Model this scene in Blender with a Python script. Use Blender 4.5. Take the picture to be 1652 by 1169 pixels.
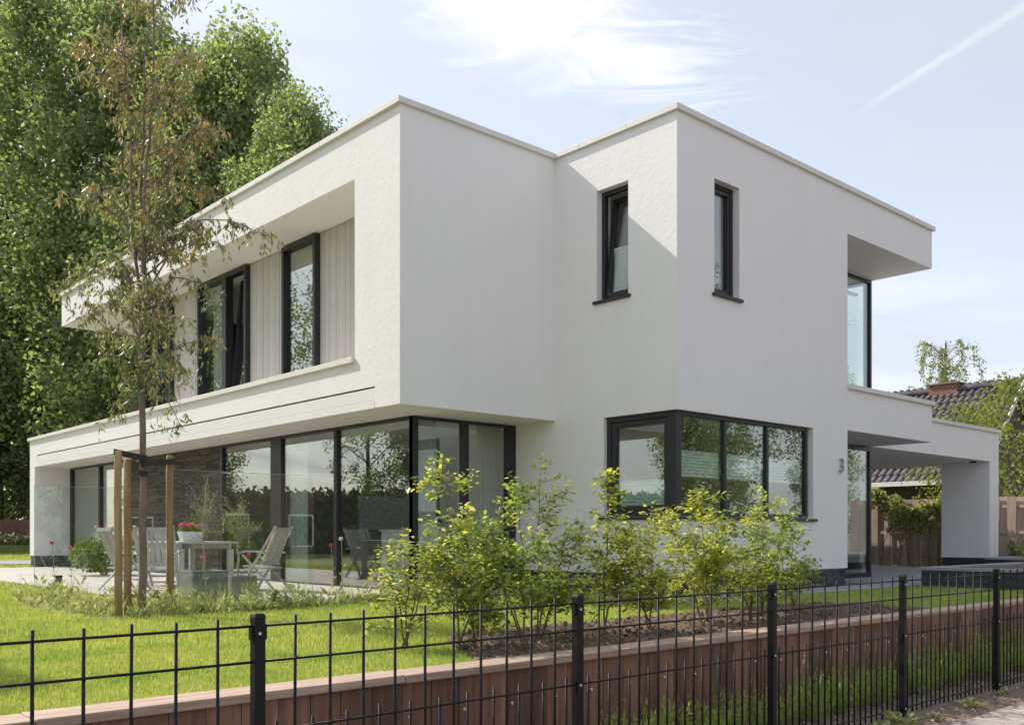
import bpy, bmesh, math, random
import numpy as np
from mathutils import Vector, Matrix

for o in list(bpy.data.objects):
    bpy.data.objects.remove(o)
SC = bpy.context.scene
COL = SC.collection

# ------------------------------------------------------------------ camera
CAM = (-10.285, -8.059, 0.856)
cd = bpy.data.cameras.new('camera')
cam = bpy.data.objects.new('camera', cd)
COL.objects.link(cam)
cam.location = CAM
cam.rotation_euler = (math.radians(90), 0, -math.radians(42.117))
cd.sensor_width = 36.0
cd.lens = 33.572
cd.shift_y = 0.1674
cd.clip_start = 0.05
cd.clip_end = 3000
SC.camera = cam

# ------------------------------------------------------------------ sun and sky
SUN_TO = Vector((-1.0, 3.1, 2.8)).normalized()        # towards the sun
SUN_EL = math.asin(SUN_TO.z)
SUN_AZ = math.atan2(SUN_TO.x, SUN_TO.y)                # clockwise from +Y
SKY_STRENGTH = 0.15
SUN_STRENGTH = 3.05
EXPOSURE = 0.86
w = bpy.data.worlds.new('World')
SC.world = w
w.use_nodes = True


def world_nodes():
    nt = w.node_tree
    nt.nodes.clear()
    N = nt.nodes.new
    L = nt.links.new
    out = N('ShaderNodeOutputWorld')
    bg = N('ShaderNodeBackground')
    bg.inputs['Strength'].default_value = SKY_STRENGTH
    L(bg.outputs[0], out.inputs[0])
    sky = N('ShaderNodeTexSky')
    sky.sky_type = 'NISHITA'
    sky.sun_disc = False
    sky.sun_elevation = SUN_EL
    sky.sun_rotation = SUN_AZ
    sky.air_density = 1.0
    sky.dust_density = 1.6
    sky.ozone_density = 1.3
    tc = N('ShaderNodeTexCoord')
    d = tc.outputs['Generated']

    def math_(op, a, b=None, c=None):
        m = N('ShaderNodeMath')
        m.operation = op
        for i, x in enumerate((a, b, c)):
            if x is None:
                continue
            if isinstance(x, (int, float)):
                m.inputs[i].default_value = x
            else:
                L(x, m.inputs[i])
        return m.outputs[0]

    def dot(vec):
        m = N('ShaderNodeVectorMath')
        m.operation = 'DOT_PRODUCT'
        L(d, m.inputs[0])
        m.inputs[1].default_value = vec
        return m.outputs['Value']

    def noise(vec, scale, detail, rough=0.55, dist=0.0):
        n = N('ShaderNodeTexNoise')
        n.inputs['Scale'].default_value = scale
        n.inputs['Detail'].default_value = detail
        n.inputs['Roughness'].default_value = rough
        n.inputs['Distortion'].default_value = dist
        L(vec, n.inputs['Vector'])
        return n.outputs['Fac']

    def smooth(v, a, b):
        m = N('ShaderNodeMapRange')
        m.interpolation_type = 'SMOOTHSTEP'
        L(v, m.inputs['Value'])
        m.inputs['From Min'].default_value = a
        m.inputs['From Max'].default_value = b
        return m.outputs[0]

    def comb(x, y, z=0.0):
        c = N('ShaderNodeCombineXYZ')
        for i, q in enumerate((x, y, z)):
            if isinstance(q, (int, float)):
                c.inputs[i].default_value = q
            else:
                L(q, c.inputs[i])
        return c.outputs[0]
    # high cirrus over the whole sky, on a plane far above
    z = math_('MAXIMUM', dot((0, 0, 1)), 0.03)
    px = math_('DIVIDE', dot((0.93, -0.36, 0)), math_('ADD', z, 0.12))
    py = math_('DIVIDE', dot((0.36, 0.93, 0)), math_('ADD', z, 0.12))
    cir = noise(comb(math_('MULTIPLY', px, 0.55), math_('MULTIPLY', py, 1.7), 3.1), 1.1, 7, 0.6, 0.8)
    cir = math_('ADD', math_('MULTIPLY', smooth(cir, 0.42, 0.80), 0.34), 0.56)
    # veil low over the horizon
    veil = math_('MULTIPLY', smooth(dot((0, 0, 1)), 0.42, 0.0), 0.55)
    cir = math_('MAXIMUM', cir, veil)
    # one bright fair weather cloud and its wisps
    c0 = Vector((0.5913, 0.6428, 0.4830)).normalized()
    e1 = Vector((0.7418, -0.6706, 0)).normalized()
    e1 = (e1 - c0 * e1.dot(c0)).normalized()
    e2 = c0.cross(e1) * -1
    if e2.z < 0:
        e2 = -e2
    front = math_('MAXIMUM', dot(c0), 0.05)
    a = math_('DIVIDE', dot(e1), front)
    b = math_('DIVIDE', dot(e2), front)
    wob = noise(comb(math_('MULTIPLY', a, 5.0), math_('MULTIPLY', b, 9.0), 1.7), 1.6, 9, 0.62, 1.2)
    wob2 = noise(comb(math_('MULTIPLY', math_('ADD', a, math_('MULTIPLY', b, 0.7)), 4.0), math_('MULTIPLY', b, 26.0), 0.4), 1.3, 6, 0.6, 1.5)
    aa = math_('MULTIPLY', a, 9.6)
    bb = math_('MULTIPLY', math_('ADD', b, math_('MULTIPLY', a, 0.15)), 14.5)
    r = math_('SQRT', math_('ADD', math_('MULTIPLY', aa, aa), math_('MULTIPLY', bb, bb)))
    r = math_('ADD', r, math_('MULTIPLY', math_('SUBTRACT', wob, 0.5), -2.0))
    core = smooth(r, 1.25, 0.0)
    # wisps trailing to the right
    a3 = math_('MULTIPLY', math_('SUBTRACT', a, 0.085), 9.5)
    b3 = math_('MULTIPLY', math_('ADD', b, math_('ADD', math_('MULTIPLY', a, 0.22), 0.012)), 20.0)
    r3 = math_('SQRT', math_('ADD', math_('MULTIPLY', a3, a3), math_('MULTIPLY', b3, b3)))
    r3 = math_('ADD', r3, math_('MULTIPLY', math_('SUBTRACT', wob2, 0.5), -3.2))
    wisp = math_('MULTIPLY', smooth(r3, 1.1, 0.0), 0.6)
    cloud = math_('MAXIMUM', core, wisp)
    # contrail: a band along a great circle
    p = Vector((0.8104, 0.451, 0.3739)).normalized()
    q = Vector((0.8466, 0.3029, 0.4377)).normalized()
    n = p.cross(q).normalized()
    t = (q - p * q.dot(p)).normalized()
    along = math_('DIVIDE', dot(t), math_('MAXIMUM', dot(p), 0.05))
    off = dot(n)
    cn = noise(comb(math_('MULTIPLY', along, 1.0), math_('MULTIPLY', off, 3.0), 0.2), 26.0, 6, 0.6)
    wid = math_('ADD', math_('MULTIPLY', along, 0.028), 0.0022)
    wid = math_('MAXIMUM', wid, 0.001)
    band = smooth(math_('DIVIDE', math_('ABSOLUTE', math_('ADD', off, math_('MULTIPLY', math_('SUBTRACT', cn, 0.5), 0.008))), wid), 1.1, 0.15)
    trail = math_('MULTIPLY', math_('MULTIPLY', band, smooth(along, -0.01, 0.08)), math_('MULTIPLY', smooth(cn, 0.2, 0.7), 0.34))
    trail = math_('MULTIPLY', trail, smooth(dot(p), 0.5, 0.8))
    # flat hazy cloud banks low all round the horizon
    low = noise(comb(math_('MULTIPLY', px, 0.8), math_('MULTIPLY', py, 0.8), math_('MULTIPLY', z, 9.0)), 0.9, 7, 0.6, 0.6)
    low = math_('MULTIPLY', math_('MULTIPLY', smooth(low, 0.36, 0.70), smooth(dot((0, 0, 1)), 0.36, 0.10)), 0.55)
    allc = math_('MAXIMUM', math_('MAXIMUM', cloud, trail), low)
    mix = N('ShaderNodeMix')
    mix.data_type = 'RGBA'
    L(allc, mix.inputs['Factor'])
    hsv = N('ShaderNodeHueSaturation')
    hsv.inputs['Saturation'].default_value = 0.78
    L(sky.outputs[0], hsv.inputs['Color'])
    thin = N('ShaderNodeMix')
    thin.data_type = 'RGBA'
    L(cir, thin.inputs['Factor'])
    L(hsv.outputs[0], thin.inputs['A'])
    thin.inputs['B'].default_value = (2.78, 2.90, 3.08, 1)
    L(thin.outputs['Result'], mix.inputs['A'])
    mix.inputs['B'].default_value = (4.5, 4.4, 4.3, 1)
    L(mix.outputs['Result'], bg.inputs['Color'])


world_nodes()
sl = bpy.data.lights.new('sun', 'SUN')
sl.energy = SUN_STRENGTH
sl.angle = math.radians(0.55)
sl.color = (1.0, 0.915, 0.835)
so = bpy.data.objects.new('sun', sl)
COL.objects.link(so)
so.rotation_euler = (-SUN_TO).to_track_quat('-Z', 'Y').to_euler()
so.location = (-20, 30, 40)
vs = SC.view_settings
vs.view_transform = 'Standard'
vs.look = 'None'
vs.exposure = EXPOSURE
vs.gamma = 1.0
vs.use_curve_mapping = False
SC.render.engine = 'CYCLES'
SC.cycles.max_bounces = 10
SC.cycles.diffuse_bounces = 4
SC.cycles.glossy_bounces = 4
SC.cycles.transmission_bounces = 6
SC.cycles.transparent_max_bounces = 28
SC.cycles.caustics_reflective = False
SC.cycles.caustics_refractive = False
SC.cycles.use_denoising = True

RNG = np.random.default_rng(7)
random.seed(7)

# ------------------------------------------------------------------ materials
MATS = {}


def newmat(name):
    m = bpy.data.materials.new(name)
    m.use_nodes = True
    nt = m.node_tree
    bs = nt.nodes['Principled BSDF']
    MATS[name] = m
    return m, nt, bs


def coords(nt, scale=(1, 1, 1), kind='Object'):
    tc = nt.nodes.new('ShaderNodeTexCoord')
    mp = nt.nodes.new('ShaderNodeMapping')
    mp.inputs['Scale'].default_value = scale
    nt.links.new(tc.outputs[kind], mp.inputs[0])
    return mp.outputs[0]


def nnoise(nt, vec, scale, detail=4, rough=0.55):
    n = nt.nodes.new('ShaderNodeTexNoise')
    n.inputs['Scale'].default_value = scale
    n.inputs['Detail'].default_value = detail
    n.inputs['Roughness'].default_value = rough
    nt.links.new(vec, n.inputs['Vector'])
    return n.outputs['Fac']


def ramp(nt, fac, stops):
    r = nt.nodes.new('ShaderNodeValToRGB')
    el = r.color_ramp.elements
    while len(el) < len(stops):
        el.new(0.5)
    for e, (p, c) in zip(el, stops):
        e.position = p
        e.color = (*c, 1)
    nt.links.new(fac, r.inputs[0])
    return r.outputs[0]


def bump(nt, bs, height, strength, dist):
    b = nt.nodes.new('ShaderNodeBump')
    b.inputs['Strength'].default_value = strength
    b.inputs['Distance'].default_value = dist
    nt.links.new(height, b.inputs['Height'])
    nt.links.new(b.outputs[0], bs.inputs['Normal'])
    return b


def mixf(nt, fac, a, b, mode='MIX'):
    m = nt.nodes.new('ShaderNodeMix')
    m.data_type = 'RGBA'
    m.blend_type = mode
    for s, x in ((m.inputs['Factor'], fac), (m.inputs['A'], a), (m.inputs['B'], b)):
        if isinstance(x, (int, float)):
            s.default_value = x
        elif isinstance(x, tuple):
            s.default_value = (*x, 1)
        else:
            nt.links.new(x, s)
    return m.outputs['Result']


def m_simple(name, c1, c2=None, rough=0.6, scale=4.0, bscale=60, bstr=0.2, bdist=0.004, stretch=(1, 1, 1), metallic=0.0, rand=0.0, spec=0.5):
    m, nt, bs = newmat(name)
    vec = coords(nt, stretch)
    c2 = c2 or c1
    f = nnoise(nt, vec, scale, 6, 0.6)
    col = ramp(nt, f, ((0.3, c1), (0.7, c2)))
    if rand:
        oi = nt.nodes.new('ShaderNodeObjectInfo')
        mr = nt.nodes.new('ShaderNodeMapRange')
        mr.inputs['To Min'].default_value = 1 - rand
        mr.inputs['To Max'].default_value = 1 + rand
        nt.links.new(oi.outputs['Random'], mr.inputs[0])
        hs = nt.nodes.new('ShaderNodeHueSaturation')
        nt.links.new(col, hs.inputs['Color'])
        nt.links.new(mr.outputs[0], hs.inputs['Value'])
        col = hs.outputs[0]
    nt.links.new(col, bs.inputs['Base Color'])
    bs.inputs['Roughness'].default_value = rough
    bs.inputs['Metallic'].default_value = metallic
    bs.inputs['Specular IOR Level'].default_value = spec
    if bstr:
        h = nnoise(nt, vec, bscale, 5, 0.6)
        bump(nt, bs, h, bstr, bdist)
    return m


def m_plaster():
    m, nt, bs = newmat('white_plaster')
    vec = coords(nt)
    big = nnoise(nt, vec, 0.35, 5, 0.6)
    col = ramp(nt, big, ((0.3, (0.825, 0.812, 0.797)), (0.7, (0.87, 0.857, 0.847))))
    st = nnoise(nt, coords(nt, (3.0, 3.0, 0.25)), 2.0, 6, 0.7)
    streak = ramp(nt, st, ((0.15, (0.965, 0.962, 0.955)), (0.55, (1, 1, 1))))
    col = mixf(nt, 1.0, col, streak, 'MULTIPLY')
    nt.links.new(col, bs.inputs['Base Color'])
    bs.inputs['Roughness'].default_value = 0.9
    bs.inputs['Specular IOR Level'].default_value = 0.15
    f1 = nnoise(nt, vec, 160, 3, 0.6)
    f2 = nnoise(nt, vec, 14, 4, 0.5)
    ad = nt.nodes.new('ShaderNodeMath')
    ad.operation = 'MULTIPLY_ADD'
    nt.links.new(f2, ad.inputs[0])
    ad.inputs[1].default_value = 1.6
    nt.links.new(f1, ad.inputs[2])
    bump(nt, bs, ad.outputs[0], 0.65, 0.0045)


def m_glass(name, ior, tint):
    m, nt, bs = newmat(name)
    nt.nodes.remove(bs)
    out = nt.nodes['Material Output']
    tr = nt.nodes.new('ShaderNodeBsdfTransparent')
    tr.inputs[0].default_value = (*tint, 1)
    gl = nt.nodes.new('ShaderNodeBsdfGlossy')
    gl.inputs['Roughness'].default_value = 0.0
    gl.inputs['Color'].default_value = (0.97, 0.99, 0.98, 1)
    # faint waviness of float glass
    n = nnoise(nt, coords(nt), 0.9, 1, 0.4)
    if ior < 1.7:
        n = nnoise(nt, coords(nt), 0.01, 0, 0.4)
    b = nt.nodes.new('ShaderNodeBump')
    b.inputs['Strength'].default_value = 0.012
    b.inputs['Distance'].default_value = 0.02
    nt.links.new(n, b.inputs['Height'])
    nt.links.new(b.outputs[0], gl.inputs['Normal'])
    fr = nt.nodes.new('ShaderNodeFresnel')
    ge = nt.nodes.new('ShaderNodeNewGeometry')
    mr = nt.nodes.new('ShaderNodeMapRange')          # the same index from either side of the sheet
    mr.inputs['To Min'].default_value = ior
    mr.inputs['To Max'].default_value = 1.0 / ior
    nt.links.new(ge.outputs['Backfacing'], mr.inputs[0])
    nt.links.new(mr.outputs[0], fr.inputs['IOR'])
    mx = nt.nodes.new('ShaderNodeMixShader')
    nt.links.new(fr.outputs[0], mx.inputs[0])
    nt.links.new(tr.outputs[0], mx.inputs[1])
    nt.links.new(gl.outputs[0], mx.inputs[2])
    nt.links.new(mx.outputs[0], out.inputs[0])


def m_leaf(name, c1, c2, c3=None, trans=0.45, rough=0.5, tcol=None, spec=0.3, tint=False, patch=False, vary=False):
    """c1 dark .. c2 light, per leaf; c3 blended in by the attribute tint"""
    m, nt, bs = newmat(name)
    out = nt.nodes['Material Output']
    ge = nt.nodes.new('ShaderNodeNewGeometry')
    col = ramp(nt, ge.outputs['Random Per Island'], ((0.0, c1), (1.0, c2)))
    if tint:
        at = nt.nodes.new('ShaderNodeAttribute')
        at.attribute_name = 'tint'
        col = mixf(nt, at.outputs['Fac'], col, c3)
    if vary:       # each plant a little lighter, darker, yellower or greener than the next
        oi = nt.nodes.new('ShaderNodeObjectInfo')
        pv = ramp(nt, oi.outputs['Random'], ((0.0, (0.74, 0.86, 0.80)), (0.5, (1.0, 1.0, 1.0)), (1.0, (1.12, 1.06, 0.85))))
        col = mixf(nt, 1.0, col, pv, 'MULTIPLY')
        pn = nnoise(nt, coords(nt), 6.0, 3, 0.6)
        col = mixf(nt, 1.0, col, ramp(nt, pn, ((0.32, (0.62, 0.76, 0.72)), (0.62, (1.1, 1.06, 1.05)))), 'MULTIPLY')
    if patch:      # drier, thinner and lusher patches of turf
        pn = nnoise(nt, coords(nt), 1.5, 5, 0.65)
        col = mixf(nt, 1.0, col, ramp(nt, pn, ((0.30, (0.58, 0.76, 0.50)), (0.48, (1.0, 1.0, 1.0)), (0.70, (1.20, 1.08, 1.15)))), 'MULTIPLY')
    nt.links.new(col, bs.inputs['Base Color'])
    bs.inputs['Roughness'].default_value = rough
    bs.inputs['Specular IOR Level'].default_value = spec
    t = nt.nodes.new('ShaderNodeBsdfTranslucent')
    tc = mixf(nt, 1.0, col, tcol or (1.5, 1.6, 0.8), 'MULTIPLY')
    nt.links.new(tc, t.inputs[0])
    mx = nt.nodes.new('ShaderNodeMixShader')
    mx.inputs[0].default_value = trans
    nt.links.new(bs.outputs[0], mx.inputs[1])
    nt.links.new(t.outputs[0], mx.inputs[2])
    nt.links.new(mx.outputs[0], out.inputs[0])


m_plaster()
m_glass('window_glass', 2.25, (0.93, 0.97, 0.95))
m_glass('screen_glass', 1.62, (0.95, 0.985, 0.97))
m_simple('coping_stone', (0.70, 0.68, 0.64), (0.76, 0.74, 0.71), 0.75, 1.2, 90, 0.15, 0.002)
m_simple('white_metal', (0.76, 0.75, 0.73), (0.79, 0.78, 0.76), 0.45, 1.0, 40, 0.02, 0.001)
m_simple('soffit_paint', (0.74, 0.72, 0.69), (0.78, 0.76, 0.74), 0.85, 0.6, 120, 0.1, 0.001)
m_simple('frame_paint', (0.020, 0.018, 0.024), (0.026, 0.024, 0.031), 0.38, 3, 200, 0.04, 0.0005)
m_simple('black_steel', (0.006, 0.006, 0.007), (0.012, 0.011, 0.011), 0.5, 9, 220, 0.12, 0.0006, spec=0.25)
m_simple('slate', (0.022, 0.025, 0.032), (0.060, 0.064, 0.075), 0.55, 7, 60, 0.6, 0.012, (1, 1, 3))
m_simple('cladding_wood', (0.53, 0.495, 0.475), (0.63, 0.595, 0.575), 0.75, 3.0, 30, 0.25, 0.002, (14, 14, 0.6), rand=0.07)
m_simple('dark_stone_strips', (0.075, 0.065, 0.060), (0.16, 0.14, 0.13), 0.8, 5, 30, 0.5, 0.01, rand=0.3)
def m_island(name, c1, c2, rough, bscale, bstr, bdist):
    m, nt, bs = newmat(name)
    ge = nt.nodes.new('ShaderNodeNewGeometry')
    col = ramp(nt, ge.outputs['Random Per Island'], ((0.0, c1), (1.0, c2)))
    vec = coords(nt)
    f = nnoise(nt, vec, 18, 5, 0.65)
    col = mixf(nt, 1.0, col, ramp(nt, f, ((0.25, (0.6, 0.6, 0.6)), (0.75, (1.25, 1.22, 1.2)))), 'MULTIPLY')
    nt.links.new(col, bs.inputs['Base Color'])
    bs.inputs['Roughness'].default_value = rough
    bump(nt, bs, nnoise(nt, vec, bscale, 6, 0.65), bstr, bdist)


m_island('slate_strip', (0.022, 0.025, 0.032), (0.085, 0.090, 0.105), 0.5, 45, 0.7, 0.012)
m_island('stone_strip', (0.060, 0.050, 0.046), (0.155, 0.135, 0.12), 0.8, 30, 0.7, 0.012)
m_simple('terrace_stone', (0.44, 0.40, 0.365), (0.53, 0.49, 0.455), 0.7, 2.2, 60, 0.2, 0.003, rand=0.05)
m_simple('path_stone', (0.26, 0.265, 0.28), (0.33, 0.335, 0.35), 0.75, 3, 70, 0.25, 0.003, rand=0.06)
m_simple('paving_tile', (0.33, 0.285, 0.25), (0.46, 0.41, 0.37), 0.85, 5, 90, 0.4, 0.004, rand=0.12)
m_simple('hardwood', (0.120, 0.055, 0.034), (0.28, 0.148, 0.094), 0.7, 2.6, 40, 0.5, 0.004, (9, 9, 0.7), rand=0.42)
m_simple('hardwood_cap', (0.29, 0.195, 0.140), (0.50, 0.37, 0.285), 0.7, 3.0, 40, 0.3, 0.003, (0.7, 9, 9), rand=0.10)  # weathered wood, paler than the planks with sunlight on top put into the colour
m_simple('fence_wood', (0.36, 0.27, 0.21), (0.52, 0.42, 0.34), 0.8, 2.5, 30, 0.3, 0.004, (8, 8, 0.5), rand=0.16)
m_simple('red_fence_wood', (0.17, 0.095, 0.075), (0.27, 0.165, 0.135), 0.8, 2.5, 30, 0.3, 0.004, (8, 8, 0.5), rand=0.16)
m_simple('stake_wood', (0.24, 0.155, 0.07), (0.40, 0.29, 0.155), 0.75, 4.0, 30, 0.35, 0.004, (7, 7, 0.6), rand=0.12)
m_simple('teak_grey', (0.36, 0.36, 0.37), (0.55, 0.54, 0.53), 0.8, 5, 60, 0.3, 0.002, (6, 6, 1), rand=0.10)
m_simple('bark', (0.13, 0.085, 0.07), (0.27, 0.195, 0.165), 0.85, 9, 40, 0.6, 0.006, (1, 1, 0.35))
m_simple('dark_bark', (0.05, 0.04, 0.032), (0.11, 0.09, 0.07), 0.9, 5, 14, 0.7, 0.03, (1, 1, 0.3))
m_simple('twig', (0.11, 0.07, 0.045), (0.20, 0.14, 0.09), 0.8, 9, 80, 0.3, 0.002)
m_simple('olive_bark', (0.32, 0.27, 0.22), (0.46, 0.41, 0.35), 0.85, 9, 60, 0.5, 0.004)
m_simple('concrete', (0.17, 0.165, 0.155), (0.27, 0.26, 0.25), 0.85, 3.5, 50, 0.3, 0.003)
m_simple('soil', (0.085, 0.056, 0.040), (0.22, 0.16, 0.12), 0.95, 9, 30, 1.0, 0.03)
m_simple('verge_soil', (0.13, 0.095, 0.070), (0.27, 0.21, 0.165), 0.95, 11, 40, 0.9, 0.02)
m_simple('lawn_soil', (0.16, 0.195, 0.045), (0.26, 0.28, 0.085), 0.95, 5, 60, 0.7, 0.02)
m_simple('street_brick', (0.22, 0.185, 0.165), (0.30, 0.26, 0.235), 0.9, 20, 120, 0.4, 0.004)
m_simple('galvanised', (0.62, 0.62, 0.62), (0.75, 0.74, 0.72), 0.4, 20, 80, 0.1, 0.001, metallic=0.3)
m_simple('rubber', (0.022, 0.018, 0.020), (0.036, 0.030, 0.031), 0.7, 8, 90, 0.2, 0.002)
m_simple('curtain_reflection_beige', (0.46, 0.40, 0.33), (0.55, 0.49, 0.42), 0.9, 4, 200, 0.2, 0.001)  # curtain cloth, also the painted soffit reflection in an upper window
m_simple('curtain_white', (0.72, 0.73, 0.70), (0.80, 0.80, 0.78), 0.9, 4, 200, 0.1, 0.001)
m_simple('mint_blind', (0.60, 0.71, 0.69), (0.66, 0.76, 0.74), 0.8, 4, 200, 0.05, 0.001)
m_simple('white_blind', (0.74, 0.75, 0.75), (0.80, 0.80, 0.80), 0.7, 4, 200, 0.05, 0.001)
m_simple('inner_wall', (0.46, 0.43, 0.45), (0.50, 0.47, 0.49), 0.9, 1, 60, 0.05, 0.001)
m_simple('inner_dark_wall', (0.15, 0.125, 0.11), (0.20, 0.17, 0.15), 0.9, 3, 60, 0.2, 0.004)
m_simple('inner_floor', (0.24, 0.17, 0.125), (0.32, 0.235, 0.175), 0.5, 3, 60, 0.05, 0.001, (0.4, 6, 6))
m_simple('black_gloss', (0.008, 0.008, 0.009), None, 0.15, 3, 60, 0)
m_simple('cabinet_white', (0.70, 0.69, 0.68), None, 0.4, 3, 60, 0)
m_simple('roof_tile', (0.058, 0.049, 0.056), (0.115, 0.099, 0.106), 0.55, 6, 60, 0.3, 0.006, rand=0.22)
m_simple('brick', (0.20, 0.095, 0.065), (0.30, 0.16, 0.115), 0.85, 9, 40, 0.5, 0.01)
m_simple('dark_brick', (0.085, 0.060, 0.052), (0.14, 0.10, 0.088), 0.85, 5, 30, 0.5, 0.01, (1, 1, 3))
m_simple('white_pot', (0.72, 0.74, 0.76), (0.80, 0.81, 0.82), 0.4, 4, 60, 0.05, 0.002)
m_simple('glass_edge', (0.36, 0.45, 0.42), (0.42, 0.50, 0.47), 0.3, 4, 60, 0)
m_simple('number_metal', (0.36, 0.34, 0.31), (0.42, 0.40, 0.36), 0.5, 4, 90, 0.05, 0.001)
m_simple('pink_petal', (0.80, 0.09, 0.27), (0.92, 0.28, 0.46), 0.6, 30, 60, 0)
m_simple('red_petal', (0.62, 0.03, 0.07), (0.78, 0.10, 0.16), 0.6, 30, 60, 0)
m_simple('white_petal', (0.78, 0.78, 0.70), (0.85, 0.84, 0.80), 0.6, 30, 60, 0)
m_simple('orange_cloth', (0.72, 0.36, 0.12), (0.80, 0.74, 0.66), 0.9, 26, 60, 0.1, 0.002)
m_simple('pebble', (0.42, 0.39, 0.36), (0.60, 0.57, 0.54), 0.85, 12, 60, 0.3, 0.004)
m_simple('hedge_core', (0.03, 0.045, 0.018), (0.06, 0.08, 0.03), 0.9, 4, 20, 0.8, 0.05)
m_leaf('poplar_leaf', (0.130, 0.160, 0.088), (0.37, 0.395, 0.235), trans=0.5, tcol=(1.5, 1.75, 0.7))
m_leaf('dark_leaf', (0.12, 0.15, 0.075), (0.30, 0.34, 0.17), trans=0.35)
m_leaf('beech_leaf', (0.14, 0.215, 0.065), (0.62, 0.62, 0.27), vary=True, trans=0.55, tcol=(1.5, 1.45, 0.55), spec=0.4, rough=0.4)
m_leaf('gum_leaf', (0.10, 0.135, 0.065), (0.35, 0.385, 0.21), (0.36, 0.27, 0.14), trans=0.4, tcol=(1.5, 1.35, 0.7), tint=True, spec=0.4)
m_leaf('olive_leaf', (0.15, 0.17, 0.10), (0.30, 0.31, 0.20), trans=0.3)
m_leaf('box_leaf', (0.08, 0.13, 0.025), (0.20, 0.27, 0.05), trans=0.35)
m_leaf('ivy_leaf', (0.13, 0.17, 0.055), (0.60, 0.60, 0.30), trans=0.45, spec=0.5, rough=0.35)
m_leaf('grass_blade', (0.20, 0.300, 0.060), (0.60, 0.645, 0.235), patch=True, trans=0.45, tcol=(1.3, 1.25, 0.7), spec=0.3)
m_leaf('border_leaf', (0.17, 0.22, 0.08), (0.54, 0.55, 0.30), trans=0.4, tcol=(1.35, 1.35, 0.7))
m_leaf('lavender_leaf', (0.20, 0.27, 0.08), (0.55, 0.62, 0.22), trans=0.4)
m_leaf('lavender_head', (0.20, 0.19, 0.13), (0.38, 0.36, 0.26), trans=0.3)
m_leaf('dead_leaf', (0.14, 0.085, 0.05), (0.34, 0.24, 0.16), trans=0.15)
m_leaf('birch_leaf', (0.12, 0.155, 0.035), (0.30, 0.31, 0.09), trans=0.45)

# ------------------------------------------------------------------ mesh helpers


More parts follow.
